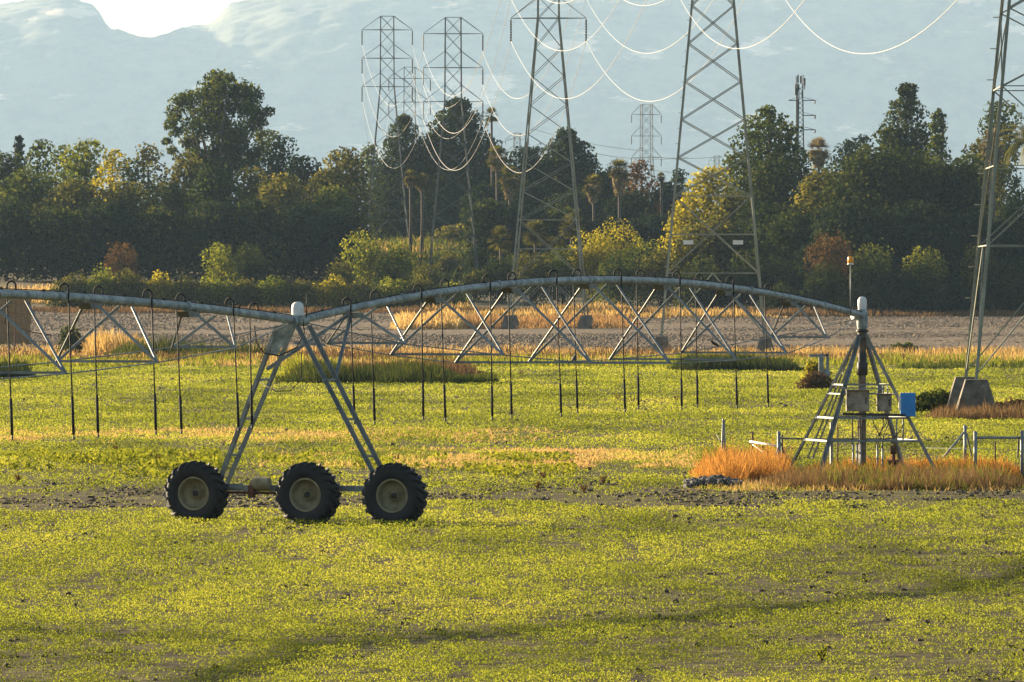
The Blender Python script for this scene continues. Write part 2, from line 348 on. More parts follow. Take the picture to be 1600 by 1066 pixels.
def bush(name, label, px, ytop, wpx, D, key, seed, leaf=.3, dens=.6, group=None, cat='bush', ybase=None):
    g = np.random.default_rng(seed * 17 + 3); X = PX(px, D); z0 = gzf(X, D); ht = P(px, ytop, D).z - z0; W = wpx / F * D
    t = thing(name, label, cat, (X, D, z0 - .05), 0, group); nl = max(5, int(W / ht * 4) + 4); lobes = []
    for k in range(nl):
        f = (k + .5) / nl * 2 - 1; e = math.sqrt(max(.12, 1 - f * f)); lr = ht * (.30 + .16 * g.random())
        lr = min(lr, W * .3)
        lobes.append((f * (W / 2 - lr * .7), g.normal() * W * .10, max(lr * .6, (ht - lr) * e * (.55 + .45 * g.random())), lr, lr, lr * .95))
    lobes.append((0, 0, ht * .34, W * .32, W * .3, ht * .34)); lobes.append((g.normal() * W * .08, 0, ht - ht * .3, ht * .3, ht * .3, ht * .3))
    crown_lobes(lobes, leaf, dens * 1.9, key, t, g, 'foliage')
    b = MB()
    for k in range(4):
        a = k * 1.7; b.tube([(0, 0, 0), (math.cos(a) * W * .1, math.sin(a) * W * .1, ht * .35), (math.cos(a) * W * .2, math.sin(a) * W * .2, ht * .65)], [.09, .06, .02], 5)
    b.build('stem', M['bark'], t)
    return t
def conifer(name, label, px, ytop, wpx, D, key, seed, kind='pine', leaf=.5, base=.12, group=None):
    g = np.random.default_rng(seed * 19 + 1); X = PX(px, D); z0 = gzf(X, D); ht = P(px, ytop, D).z - z0; W = wpx / F * D
    t = thing(name, label, 'tree', (X, D, z0 - .05), 0, group); lobes = []
    nt_ = 16 if kind != 'spire' else 16
    for k in range(nt_):
        f = k / (nt_ - 1); zz = ht * (base + (1 - base) * f * .97)
        if kind == 'pine': rr = W / 2 * min(1, .7 + .6 * f) * (1.02 - f ** 5) ** .5
        elif kind == 'cedar': rr = W / 2 * (1 - f) ** .48 * (.85 + .35 * g.random())
        else: rr = W / 2 * (1 - f) ** .9 * (.85 + .25 * g.random())
        nb = 5 + int(3 * (1 - f)) + (2 if kind == 'cedar' else 0)
        for j in range(nb):
            a = j * 2 * PI / nb + k * 1.1 + g.normal() * .3; l = rr * (.55 + .3 * g.random()); s = max(W * .085, rr * (.40 if kind != 'pine' else .46))
            dz = l * (.12 if kind == 'pine' else -.12)
            lobes.append((math.cos(a) * l, math.sin(a) * l, zz + dz + g.normal() * ht * .01, s * 1.15, s * 1.15, s * (.72 if kind != 'spire' else .9)))
    lobes.append((0, 0, ht - W * .06, W * .06, W * .06, W * .09))
    crown_lobes(lobes, leaf, .9, key, t, g, squash=.8)
    trunk(t, ht * .96, ht * .016, g, 0)
    return t
def eucalyptus(name, label, px, ytop, wpx, D, key, seed):
    g = np.random.default_rng(seed); X = PX(px, D); z0 = gzf(X, D); ht = P(px, ytop, D).z - z0; W = wpx / F * D
    t = thing(name, label, 'tree', (X, D, z0 - .05)); lobes = []; b = MB()
    # (photo column offset, photo row, radius in photo pixels) of the separate leafy clumps
    cl = [(345, 132, 24), (320, 138, 20), (296, 152, 17), (282, 160, 14), (272, 174, 13), (264, 190, 11), (372, 136, 20), (392, 150, 16), (400, 165, 18), (414, 175, 12),
          (330, 165, 22), (355, 160, 24), (305, 178, 17), (290, 195, 14), (275, 205, 11), (262, 218, 9), (270, 235, 10), (380, 178, 20), (340, 190, 24), (318, 205, 18), (365, 200, 22), (395, 195, 17), (408, 208, 13), (412, 225, 12),
          (300, 222, 15), (285, 222, 10), (345, 222, 26), (375, 228, 22), (320, 240, 22), (298, 245, 15), (398, 240, 16), (350, 250, 28), (380, 255, 24), (325, 265, 24), (355, 145, 16), (335, 120, 10), (408, 190, 10), (360, 122, 10)]
    k = D / F
    for (x, y, r) in cl:
        cx = (x - px) * k; cz = H - (y - HY) * k - z0; r *= k; cy = g.normal() * 2.5
        for q in range(3):
            lobes.append((cx + g.normal() * r * .45, cy + g.normal() * r * .6, cz + g.normal() * r * .35, r * .88, r * .88, r * .70))
        p0 = Vector((0, 0, ht * .18)); pm = Vector((cx * .35, cy * .3, ht * .18 + (cz - ht * .18) * .55)); b.tube([p0, pm, (cx * .95, cy * .95, cz - r * .3)], [.30, .17, .05], 6)
    crown_lobes(lobes, .5, 1.3, key, t, g, squash=.7, hollow=.4)
    b.tube([(0, 0, 0), (.2, 0, ht * .1), (0, 0, ht * .2)], [.95, .8, .7], 9); b.build('trunk', M['bark'], t)
    return t
def fronds(n, L, droop, g, up=.3, blades=9, wid=.28, spread=.9):
    """fan fronds round the origin: triangles"""
    V = []; T = []
    for k in range(n):
        a = k * 2.4 + g.normal() * .2; e = up + (g.random() - .55) * droop; tt = g.random() * .6 + .2
        d = Vector((math.cos(a) * math.cos(e), math.sin(a) * math.cos(e), math.sin(e))); base = d * L * .45
        s = d.cross(Vector((0, 0, 1))).normalized(); u = s.cross(d)
        for j in range(blades):
            f = (j / (blades - 1) - .5) * 2 * spread
            q = (d * math.cos(f) + s * math.sin(f)); tip = base + q * L * .55 + Vector((0, 0, -abs(f) * L * .12 - L * .1 * g.random()))
            o = s * wid * .5 * L * .25
            V += [base - o, base + o, tip]; T.append(tt + g.normal() * .12)
        V += [Vector((0, 0, 0)) - s * .05, s * .05, base]; T.append(.3)
    return V, T
def palm(name, label, px, ytop, wpx, D, seed, skirt=0.0, key='olive', group=None, kind='fan', z0=None):
    g = np.random.default_rng(seed * 23); X = PX(px, D); z0 = gzf(X, D) if z0 is None else z0; W = wpx / F * D; ht = P(px, ytop, D).z - z0 - W * .45
    t = thing(name, label, 'palm tree', (X, D, z0 - .05), 0, group)
    MB().tube([(0, 0, 0), (.1, 0, ht * .5), (0, 0, ht)], [.32, .22, .18], 8).build('trunk', M['palebark'], t)
    if kind == 'fan':
        V, T = fronds(70, W / 2 * 1.25, 2.3, g, .40, wid=.5)
        V = np.array([tuple(v) for v in V]) + np.array([0, 0, ht])
        npmesh('frond_head', V, 3, LEAF[key], t, np.array(T))
    else:
        V = []; T = []
        for k in range(60):
            a = k * 2.4; e = 1.25 - 1.5 * g.random(); L = W / 2 * 1.25; d = Vector((math.cos(a), math.sin(a), 0)); s = Vector((-math.sin(a), math.cos(a), 0)); prev = Vector((0, 0, ht)); ns = 9; tt = g.random() * .7 + .1
            for j in range(ns):
                ee = e - 1.7 * (j / ns) ** 1.3; nx_ = prev + (d * math.cos(ee) + Vector((0, 0, math.sin(ee)))) * L / ns
                for sg in (-1, 1):
                    for h_ in (0, .5):
                        p = prev.lerp(nx_, h_); V += [p, prev.lerp(nx_, h_ + .35), p + s * sg * L * .13 * (1 - .5 * j / ns) + (nx_ - prev) * .5 + Vector((0, 0, -L * .06))]; T.append(tt + g.normal() * .1)
                prev = nx_
        npmesh('frond_head', np.array([tuple(v) for v in V]), 3, LEAF[key], t, np.array(T))
    if skirt > 0:
        n = 420; a = g.random(n) * 2 * PI; f = g.random(n); r = W * .34 * (1 - .6 * f) * (.8 + .3 * g.random(n)); z = ht - f * skirt * W * 2.6
        C = np.stack([np.cos(a) * r, np.sin(a) * r, z], 1); N = norm(np.stack([np.cos(a), np.sin(a), a * 0 + .3], 1) + g.normal(size=(n, 3)) * .5)
        V = leaf_quads(C, N, np.full(n, W * .2) * (.6 + .8 * g.random(n)), g, .5)
        npmesh('dead_frond_skirt', V, 4, LEAF['tan'], t, .3 + .5 * g.random(n))
    return t

# ---- the wood on the left, nearer trees in front of farther ones (photo column, top row, width, distance)
LW = 'trees of the wood behind the field'
T_ = [
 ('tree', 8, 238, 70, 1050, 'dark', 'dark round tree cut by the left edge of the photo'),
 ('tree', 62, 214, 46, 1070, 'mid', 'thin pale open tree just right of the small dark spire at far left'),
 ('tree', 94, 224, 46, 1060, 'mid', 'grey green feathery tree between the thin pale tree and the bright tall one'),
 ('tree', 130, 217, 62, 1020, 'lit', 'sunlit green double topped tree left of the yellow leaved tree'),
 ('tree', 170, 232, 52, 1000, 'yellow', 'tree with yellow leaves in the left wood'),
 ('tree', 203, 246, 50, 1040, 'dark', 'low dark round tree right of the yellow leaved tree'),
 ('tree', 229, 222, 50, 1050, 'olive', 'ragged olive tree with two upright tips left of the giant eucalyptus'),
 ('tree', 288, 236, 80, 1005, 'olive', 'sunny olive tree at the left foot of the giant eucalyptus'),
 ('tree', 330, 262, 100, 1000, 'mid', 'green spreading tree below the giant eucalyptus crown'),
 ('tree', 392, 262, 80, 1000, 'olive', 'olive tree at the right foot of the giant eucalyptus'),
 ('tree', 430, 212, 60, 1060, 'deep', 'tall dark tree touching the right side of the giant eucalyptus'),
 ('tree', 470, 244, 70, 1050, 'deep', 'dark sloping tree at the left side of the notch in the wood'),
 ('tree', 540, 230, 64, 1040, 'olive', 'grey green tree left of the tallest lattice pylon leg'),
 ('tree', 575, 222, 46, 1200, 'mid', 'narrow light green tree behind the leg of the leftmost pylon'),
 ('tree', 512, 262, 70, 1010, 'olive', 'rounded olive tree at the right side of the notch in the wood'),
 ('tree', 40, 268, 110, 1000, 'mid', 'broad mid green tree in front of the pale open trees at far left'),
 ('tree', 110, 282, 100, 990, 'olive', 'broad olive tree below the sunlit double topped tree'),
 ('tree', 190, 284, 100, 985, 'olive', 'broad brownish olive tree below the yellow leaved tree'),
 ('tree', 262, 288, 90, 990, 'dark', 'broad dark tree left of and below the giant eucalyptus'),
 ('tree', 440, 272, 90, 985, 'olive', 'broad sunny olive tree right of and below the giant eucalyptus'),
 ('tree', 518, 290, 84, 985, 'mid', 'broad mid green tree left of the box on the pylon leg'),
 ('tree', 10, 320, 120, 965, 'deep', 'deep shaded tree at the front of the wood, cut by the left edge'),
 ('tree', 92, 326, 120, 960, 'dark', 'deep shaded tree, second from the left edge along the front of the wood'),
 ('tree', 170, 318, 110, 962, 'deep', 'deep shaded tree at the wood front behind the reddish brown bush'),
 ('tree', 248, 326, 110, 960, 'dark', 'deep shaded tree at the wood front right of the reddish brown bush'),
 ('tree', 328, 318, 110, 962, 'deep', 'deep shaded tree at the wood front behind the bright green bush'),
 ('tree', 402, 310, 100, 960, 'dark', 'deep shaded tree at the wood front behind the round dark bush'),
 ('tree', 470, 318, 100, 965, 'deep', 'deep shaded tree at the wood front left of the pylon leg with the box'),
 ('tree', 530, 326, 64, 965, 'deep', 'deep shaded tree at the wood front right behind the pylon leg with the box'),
 ('tree', 612, 282, 90, 1210, 'deep', 'dark tree behind the two leftmost pylons'),
 ('tree', 672, 262, 90, 1200, 'dark', 'dark tree low between the two leftmost pylons and the big dark cedar'),
 ('tree', 630, 320, 100, 1190, 'deep', 'shaded low tree filling the gap behind the crossed pylon legs'),
 ('tree', 700, 300, 100, 1170, 'deep', 'shaded tree below the big dark cedar'),
 ('tree', 765, 288, 84, 1110, 'deep', 'dark tree behind the pair of tan palms'),
 ('tree', 828, 228, 66, 1120, 'deep', 'dark round tree left of the tall wide cedar behind the middle pylon'),
 ('tree', 830, 290, 90, 1100, 'deep', 'shaded tree below the dark round tree behind the middle pylon'),
 ('tree', 900, 300, 100, 1090, 'deep', 'shaded tree below the wide cedar behind the middle pylon'),
 ('tree', 955, 262, 80, 1130, 'dark', 'flat topped dark tree behind the palms right of the middle pylon'),
 ('tree', 997, 247, 46, 1090, 'rust', 'brownish round topped tree touching the brown skirted palm'),
 ('tree', 985, 302, 96, 1080, 'deep', 'shaded tree behind the brown skirted palm'),
 ('tree', 1042, 284, 66, 1110, 'deep', 'dark tree left of the yellow cottonwood'),
 ('tree', 1060, 262, 34, 1130, 'dark', 'small dark tree top left of the yellow cottonwood'),
 ('tree', 1105, 258, 90, 925, 'yellow', 'yellow cottonwood standing behind the large pylon'),
 ('tree', 1075, 300, 80, 905, 'yellow', 'yellow green spreading tree at the left leg of the large pylon'),
 ('tree', 1135, 300, 80, 910, 'olive', 'olive tree inside the right leg of the large pylon'),
 ('tree', 1110, 348, 120, 890, 'olive', 'low dull olive tree at the foot of the yellow cottonwood'),
 ('tree', 1205, 250, 110, 925, 'dark', 'dark tree under the tall pine right of the large pylon'),
 ('tree', 1215, 320, 130, 890, 'dark', 'dark dense tree right of the large pylon leg'),
 ('tree', 1333, 214, 84, 1150, 'deep', 'smooth domed far tree right of the telecom mast'),
 ('tree', 1270, 262, 76, 930, 'olive', 'olive tree below the tan skirted palm right of the telecom mast'),
 ('tree', 1395, 205, 60, 1000, 'mid', 'light green tree at the foot of the tallest pine on the right'),
 ('tree', 1300, 268, 130, 892, 'olive', 'olive shoulder of foliage, a tree left of the giant dark oak'),
 ('tree', 1385, 236, 190, 885, 'dark', 'giant dark domed oak in the right half'),
 ('tree', 1475, 252, 150, 890, 'dark', 'dark rounded oak right of the giant domed oak'),
 ('tree', 1240, 330, 110, 880, 'dark', 'dark low tree left of the reddish shrub'),
 ('tree', 1330, 320, 140, 868, 'deep', 'deep shaded oak behind the reddish shrub'),
 ('tree', 1430, 320, 150, 868, 'deep', 'deep shaded oak behind the row of round bushes on the right'),
 ('tree', 1505, 330, 110, 872, 'deep', 'deep shaded oak left of the rightmost pylon leg'),
 ('tree', 1560, 156, 66, 1060, 'mid', 'far leafy tree behind the top of the rightmost pylon leg'),
 ('tree', 1540, 214, 80, 1000, 'olive', 'grey olive tree left of the rightmost pylon leg'),
 ('tree', 1510, 240, 60, 960, 'mid', 'small green tree between the rounded oak and the rightmost pylon leg'),
 ('tree', 1590, 300, 90, 930, 'deep', 'dark tree under the date palm at the right edge'),
 ('tree', 1575, 345, 90, 880, 'deep', 'shaded tree behind the rightmost pylon leg near the bare earth'),
 ('tree', 655, 318, 110, 1185, 'deep', 'dark low tree in front of the golden twin palms'),
 ('tree', 762, 312, 76, 1045, 'dark', 'dark low tree in front of the trunks of the tan palm pair'),
 ('tree', 815, 322, 90, 1030, 'deep', 'dark low tree seen through the middle pylon'),
 ('tree', 880, 326, 80, 1030, 'dark', 'dark low tree at the right leg of the middle pylon'),
 ('tree', 945, 344, 90, 1030, 'deep', 'dark low tree under the brown skirted palm'),
 ('tree', 1020, 336, 90, 1030, 'deep', 'dark low tree left of the large pylon behind the bright bushes'),
 ('tree', 722, 352, 60, 1100, 'olive', 'small olive tree on the open slope below the big dark cedar'),
 ('tree', 590, 322, 90, 1195, 'dark', 'dark low tree between the two leftmost pylons at their feet'),
]
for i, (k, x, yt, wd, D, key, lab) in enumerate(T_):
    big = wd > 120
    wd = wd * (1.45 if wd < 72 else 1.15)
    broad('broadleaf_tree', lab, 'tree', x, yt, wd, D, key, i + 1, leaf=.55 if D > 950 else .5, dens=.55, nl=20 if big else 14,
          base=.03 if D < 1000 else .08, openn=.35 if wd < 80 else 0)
eucalyptus('eucalyptus_tree', 'giant eucalyptus rising above the left wood, crown of separate clumps', 340, 112, 170, 1035, 'mid', 4)
for i, (x, yt, wd, D, key, kind, lab) in enumerate([
    (30, 213, 60, 1080, 'deep', 'spire', 'small dark spire shaped conifer at far left of the skyline'),
    (632, 182, 120, 1180, 'dark', 'cedar', 'dark conical cedar between the two leftmost pylons'),
    (716, 160, 185, 1180, 'dark', 'cedar', 'big dark cedar behind the second pylon'),
    (886, 206, 150, 1130, 'dark', 'cedar', 'wide dark cedar behind the right leg of the middle pylon'),
    (1198, 168, 116, 935, 'mid', 'pine', 'tall flat tiered pine right of the large pylon'),
    (1417, 133, 150, 1000, 'dark', 'cedar', 'tallest dark pine on the right skyline'),
    (1466, 174, 110, 960, 'mid', 'spire', 'pointed green pine just right of the tallest pine')]):
    conifer('conifer_tree' if kind == 'spire' else ('cedar_tree' if kind == 'cedar' else 'pine_tree'), lab, x, yt, wd, D, key, i + 3, kind)
for i, (x, yt, wd, D, sk, key, lab) in enumerate([
    (768, 169, 24, 1150, 0, 'olive', 'tallest slim palm standing free above the trees right of the second pylon'),
    (776, 230, 34, 1080, .22, 'olive', 'tan headed palm under the tallest slim palm'),
    (796, 262, 38, 1060, .30, 'olive', 'tan skirted palm left of the middle pylon leg'),
    (641, 266, 24, 1060, .25, 'olive', 'golden palm behind the leftmost crossed pylon legs'),
    (659, 272, 24, 1060, .25, 'olive', 'golden palm close right of its twin behind the crossed pylon legs'),
    (927, 274, 34, 1060, .3, 'olive', 'tan skirted palm right of the middle pylon leg'),
    (967, 249, 36, 1070, .42, 'olive', 'palm with a broad reddish brown skirt and a pale trunk'),
    (1033, 270, 16, 1090, .05, 'olive', 'slender palm with a pale bare trunk left of the yellow cottonwood'),
    (1279, 217, 40, 985, .25, 'tan', 'tan skirted palm right of the telecom mast'),
    (1552, 203, 44, 985, .3, 'tan', 'tan skirted palm left of the rightmost pylon leg top')]):
    palm('fan_palm', lab, x, yt, wd, D, i + 2, sk, key)
palm('date_palm', 'big date palm with arching fronds at the right edge', 1606, 178, 92, 880, 31, 0, 'olive', kind='date')
for i, (x, yt, wd) in enumerate([(782, 356, 40), (836, 346, 40), (866, 372, 40), (893, 336, 40), (560, 366, 1)][:4]):
    palm('young_palm', ['young tan palm left of the middle pylon base', 'young palm in the middle of the middle pylon base',
        'low young palm right of centre in the middle pylon base', 'young palm by the right leg of the middle pylon'][i], x, yt, wd, 905, i + 40, 0, 'olive')
# ---- bushes
B_ = [
 (186, 380, 58, 905, 'rust', 'reddish brown bush above the hedge row in front of the wood'),
 (345, 380, 44, 905, 'lit', 'bright green upright bush above the hedge row'),
 (386, 381, 60, 908, 'dark', 'round dark bush right of the bright green upright bush'),
 (530, 404, 60, 900, 'olive', 'round olive bush left of the tall bright shrub'),
 (575, 362, 56, 905, 'lit', 'tall bright shrub under the box on the pylon leg'),
 (628, 378, 56, 905, 'lit', 'light green shrub between the legs of the second pylon'),
 (602, 394, 40, 902, 'mid', 'small green bush between the two bright shrubs'),
 (668, 408, 50, 895, 'olive', 'low olive bush at the left leg of the second pylon'),
 (780, 402, 50, 890, 'dark', 'small dark bush left of the middle pylon'),
 (742, 420, 44, 890, 'olive', 'low bush right of the second pylon legs'),
 (830, 392, 70, 885, 'olive', 'dull olive bush inside the middle pylon base'),
 (880, 384, 60, 885, 'mid', 'green bush at the right leg of the middle pylon'),
 (925, 362, 70, 885, 'yellow', 'yellow green bush right of the middle pylon'),
 (966, 348, 66, 895, 'yellow', 'tallest yellow green bush between the middle and the large pylon'),
 (968, 390, 76, 870, 'mid', 'green rounded bush below the tallest yellow green bush'),
 (1008, 374, 50, 880, 'lit', 'bright small bush right of the tallest yellow green bush'),
 (1032, 388, 76, 870, 'olive', 'olive bush left of the large pylon leg'),
 (1100, 400, 90, 860, 'dark', 'dark bush inside the large pylon base'),
 (1160, 392, 80, 858, 'dark', 'dark bush at the right leg of the large pylon'),
 (1230, 400, 80, 856, 'deep', 'deep green bush right of the large pylon leg'),
 (1298, 368, 62, 852, 'rust', 'reddish shrub in front of the dark oaks'),
 (1290, 408, 80, 848, 'dark', 'dark bush under the reddish shrub'),
 (1368, 381, 90, 852, 'mid', 'round green bush right of the reddish shrub'),
 (1445, 388, 94, 852, 'mid', 'round light topped bush in the middle of the right row'),
 (1400, 418, 100, 846, 'deep', 'low dark bush in front of the right row'),
 (1480, 430, 100, 846, 'deep', 'low dark bush left of the rightmost pylon leg'),
 (1528, 384, 70, 852, 'olive', 'olive bush behind the rightmost pylon leg'),
 (1345, 430, 90, 846, 'dark', 'low dark bush behind the beacon pole'),
 (1580, 404, 90, 850, 'dark', 'dark bush at the right edge in front of the trees'),
 (1225, 440, 80, 846, 'dark', 'low dark bush behind the right end of the irrigation pipe'),
 (700, 392, 44, 985, 'olive', 'small olive bush on the open slope between the second pylon legs'),
 (745, 384, 40, 1000, 'mid', 'small green bush on the open slope right of the second pylon'),
 (800, 396, 44, 960, 'lit', 'pale green bush under the young palms at the middle pylon'),
]
for i, (x, yt, wd, D, key, lab) in enumerate(B_): bush('bush', lab, x, yt, wd, D, key, i + 2)
ordn = ['first', 'second', 'third', 'fourth', 'fifth', 'sixth', 'seventh', 'eighth', 'ninth', 'tenth', 'eleventh', 'twelfth', 'thirteenth', 'fourteenth', 'fifteenth']
hx = [(110, 425, 66), (160, 416, 56), (205, 420, 60), (250, 424, 54), (292, 430, 58), (335, 426, 60), (380, 432, 60), (425, 430, 66), (470, 434, 62), (515, 428, 56), (560, 436, 66), (612, 432, 60), (655, 428, 56), (700, 438, 60)]
for i, (x, yt, wd) in enumerate(hx):
    bush('hedge_bush', '%s olive bush from the left in the low hedge row before the wood' % ordn[i], x, yt, wd * 1.15, 862, ['olive', 'lit', 'olive', 'yellow', 'olive', 'lit'][i % 6], i + 60, group='low hedge row before the wood')
# scrub nearer the camera
bush('bush', 'leafy green bush left of the nearest concrete footing', 1462, 602, 92, 282, 'mid', 90, leaf=.14)
bush('bush', 'low brownish bush right of the nearest concrete footing', 1582, 618, 70, 285, 'brown', 91, leaf=.12)
bush('bush', 'pale yellow green bush under the water outlet post', 1276, 560, 42, 385, 'yellow', 92, leaf=.16)
bush('bush', 'brown dry bush in front of the water outlet post', 1276, 578, 62, 352, 'brown', 93, leaf=.13)
bush('bush', 'dark bush right of the stacked hay bales', 112, 507, 44, 560, 'dark', 94, leaf=.22)
bush('bush', 'green clump on the ploughed field edge right of the pivot tower', 1412, 533, 46, 600, 'mid', 95, leaf=.25)

# ------------------------------------------------------------------ scattered ground cover (stuff)
def scatter_leaves(name, label, cat, X, Y, Z, size, tint, key, up=.9):
    n = len(X); C = np.stack([X, Y, Z], 1); N = norm(rng.normal(size=(n, 3)) + np.array([0, 0, up]))
    o = npmesh(name, leaf_quads(C, N, size, rng, .7), 4, LEAF[key], None, tint); return tag(o, label, cat, kind='stuff')
def blades(name, label, cat, X, Y, h, wd, tint, key, lean=.35, z=None):
    n = len(X); a = rng.random(n) * 2 * PI; z = gz(X, Y) if z is None else z
    B = np.stack([X, Y, z], 1); s = np.stack([np.cos(a), np.sin(a), a * 0], 1) * np.asarray(wd).reshape(-1, 1) * .5
    L = rng.normal(size=(n, 3)) * lean; L[:, 2] = 1; Tp = B + norm(L) * np.asarray(h).reshape(-1, 1)
    V = np.stack([B - s, B + s, Tp + s * .25, Tp - s * .25], 1).reshape(-1, 3)
    o = npmesh(name, V, 4, LEAF[key], None, tint)
    return tag(o, label, cat, kind='stuff')
PVX, PVY = 9.59, 184.0
def cover(X, Y):
    """how thickly the crop covers the ground (0..1) and how dry it is (0..1)"""
    n1 = vnoise(X, Y * .22, 2.6, 1, 3); n2 = vnoise(X, Y * .25, .9, 8, 2); n3 = vnoise(X, Y * .3, 9, 4, 2)
    c = np.clip((n1 * .5 + n2 * .55 + n3 * .25 - .42) * 3.2, 0, 1) * .75 + .25
    def band(y0, y1, s=2.0, wob=2.5):
        yy = Y + (vnoise(X, Y * .3, 2.4, 6, 3) - .5) * wob * 2; return np.clip((yy - y0) / s, 0, 1) * np.clip((y1 - yy) / s, 0, 1)
    c = c * (1 - .88 * band(154, 176, 6, 11)) * (1 - .5 * band(174, 188, 6, 8) * (X < 3)) * (1 - .45 * band(182, 196, 3))
    left = np.clip((-.02 - X / Y) / .03, 0, 1); mid_ = 1 - left
    dryb = left * band(226, 246, 6, 5) + np.clip((X / Y + .035) / .04, 0, 1) * band(195, 216, 4) * np.clip((.028 - X / Y) / .02, 0, 1)
    c = c * (1 - .35 * np.clip(dryb, 0, 1))
    rad = np.hypot(X - PVX, Y - PVY); rut = np.exp(-((rad - 40.6) / .22) ** 2) * (X < -3.5); c = c * (1 - .9 * rut)
    dry = np.clip(.55 * dryb + .55 * (vnoise(X, Y * .3, 6, 12, 3) - .42), 0, 1)
    return c, dry
def crop():
    n = 2100000; u = rng.random(n) ** 1.15; D0, D1 = 78., 466.
    # density per square metre falls with the square of the distance
    Y = D0 * (D1 / D0) ** u; wdt = (.168 * Y + 6); X = (rng.random(n) - .5) * wdt
    keep = rng.random(n) < wdt / (.168 * Y + 6 * Y / 78)     # even out the margin
    X = X[keep]; Y = Y[keep]; c, dry = cover(X, Y); fine = vnoise(X, Y * .45, .33, 77, 2); k = rng.random(len(X)) < c * 1.05 * np.clip((fine - .26) * 5, .04, 1)
    k &= ~((X > PX(1095, Y)) & (Y > 173.5) & (Y < 190.5))
    X = X[k]; Y = Y[k]; c = c[k]; dry = dry[k]
    s = .027 * (Y / 90) ** .85; hN = vnoise(X, Y, .35 + .0 * X, 21, 2)
    Z = (.012 + .095 * c * rng.random(len(X)) * (.4 + 1.1 * hN)) * (Y / 90) ** .25
    t = .36 + .30 * (hN - .5) + rng.normal(size=len(X)) * .08 + .45 * dry + .8 * (vnoise(X, Y * .25, 3.2, 31, 3) - .5)
    scatter_leaves('crop_plants', 'low yellow green crop covering the whole near field', 'crop', X, Y, Z, s * (.7 + .6 * rng.random(len(X))), t, 'crop', .6)
crop()
def clods(name, label, X, Y, r, m, flat=.6, z=None):
    n = len(X); base = np.array([(1, 0, 0), (.3, .95, 0), (-.8, .6, 0), (-.8, -.6, 0), (.3, -.95, 0)], float)
    z = gz(X, Y) if z is None else z; V = []
    top = np.stack([X + rng.normal(size=n) * r * .25, Y + rng.normal(size=n) * r * .25, z + r * flat * (.6 + .8 * rng.random(n))], 1)
    a = rng.random(n) * 6.28; ca, sa = np.cos(a), np.sin(a); ring = []; mid_ = []
    for b in base:
        q = .75 + .5 * rng.random(n); bx = (b[0] * ca - b[1] * sa) * r * q; by = (b[0] * sa + b[1] * ca) * r * q
        ring.append(np.stack([X + bx, Y + by, z - .02], 1)); hh = z + r * flat * (.4 + .5 * rng.random(n)); mid_.append(np.stack([X + bx * .8, Y + by * .8, hh], 1))
    for i in range(5):
        j = (i + 1) % 5; V.append(np.stack([ring[i], ring[j], mid_[j], mid_[i]], 1)); V.append(np.stack([mid_[i], mid_[j], top, top], 1))
    V = np.stack(V, 1).reshape(-1, 4, 3)
    # the upper faces are triangles: nudge the doubled corner apart so that the quad stays valid
    V[:, 3] += 1e-4
    return tag(npmesh(name, V.reshape(-1, 3), 4, m), label, 'soil', kind='stuff')
n = 9000; Y = 80 * (460 / 80) ** rng.random(n); X = (rng.random(n) - .5) * (.168 * Y + 5); c_, d_ = cover(X, Y)
k = (rng.random(n) < .35 + .9 * (1 - c_)) & (vnoise(X, Y * .4, 2, 41, 2) > .42); X = X[k]; Y = Y[k]
clods('soil_clods', 'dark clods of soil lying among the crop', X, Y, (.02 + .055 * rng.random(len(X)) ** 2.5) * (Y / 90) ** .5, M['clod'], .75)
n = 12000; Y = 156 + 26 * rng.random(n); X = (rng.random(n) - .5) * 34; k = vnoise(X, Y * .3, 1.6, 44, 3) > .5
clods('bare_track_soil', 'lumpy bare soil of the dark strip behind the wheels', X[k], Y[k], .02 + .07 * rng.random(k.sum()) ** 2, M['clod'], .5)
n = 80000; Y = 596 + 272 * rng.random(n) ** 1.1; X = (rng.random(n) - .5) * (.17 * Y + 10)
clods('ploughed_clods', 'grey brown clods of the ploughed field', X, Y, .06 + .15 * rng.random(n) ** 3, M['clod2'], .55)
# dry straw in the pale strip
def pt(px0, px1, d0, d1, n, pw=1.0):
    Y = d0 + (d1 - d0) * rng.random(n) ** pw; X = PX(px0 + (px1 - px0) * rng.random(n), Y); return X, Y
X, Y = pt(-20, 900, 224, 252, 30000); kk_ = rng.random(len(X)) < np.clip((900 - (800 + X / Y * F)) / 300, 0, 1) * np.clip(np.minimum(Y - 224, 252 - Y) / 8, 0, 1); X = X[kk_]; Y = Y[kk_]; X2, Y2 = pt(380, 1090, 192, 215, 30000); kk_ = rng.random(len(X2)) < np.clip((800 + X2 / Y2 * F - 380) / 320, 0, 1); X2 = X2[kk_]; Y2 = Y2[kk_]; X = np.r_[X, X2]; Y = np.r_[Y, Y2]; k = vnoise(X, Y * .3, 1.5, 51, 3) > .46; X = X[k]; Y = Y[k]
blades('dry_straw', 'pale dry straw strewn in strips across the crop', 'straw', X, Y, .05 + .12 * rng.random(len(X)), .05, .5 + .3 * rng.random(len(X)), 'straw', 1.2)
# taller weeds in the strip behind the wheels
X, Y = pt(-20, 900, 180, 206, 16000); k = (vnoise(X, Y * .3, 1.3, 61, 2) > .60); X = X[k]; Y = Y[k]; X2, Y2 = pt(-20, 345, 189, 207, 9000); k = (vnoise(X2, Y2 * .3, .9, 62, 2) > .54); X = np.r_[X, X2[k]]; Y = np.r_[Y, Y2[k]]; nn = len(X)
scatter_leaves('leafy_weeds', 'bright leafy weeds in the strip behind the wheels', 'weeds', X, Y, .04 + .22 * rng.random(nn), .12 * (.6 + .8 * rng.random(nn)), .4 + .3 * rng.random(nn), 'lit', .3)
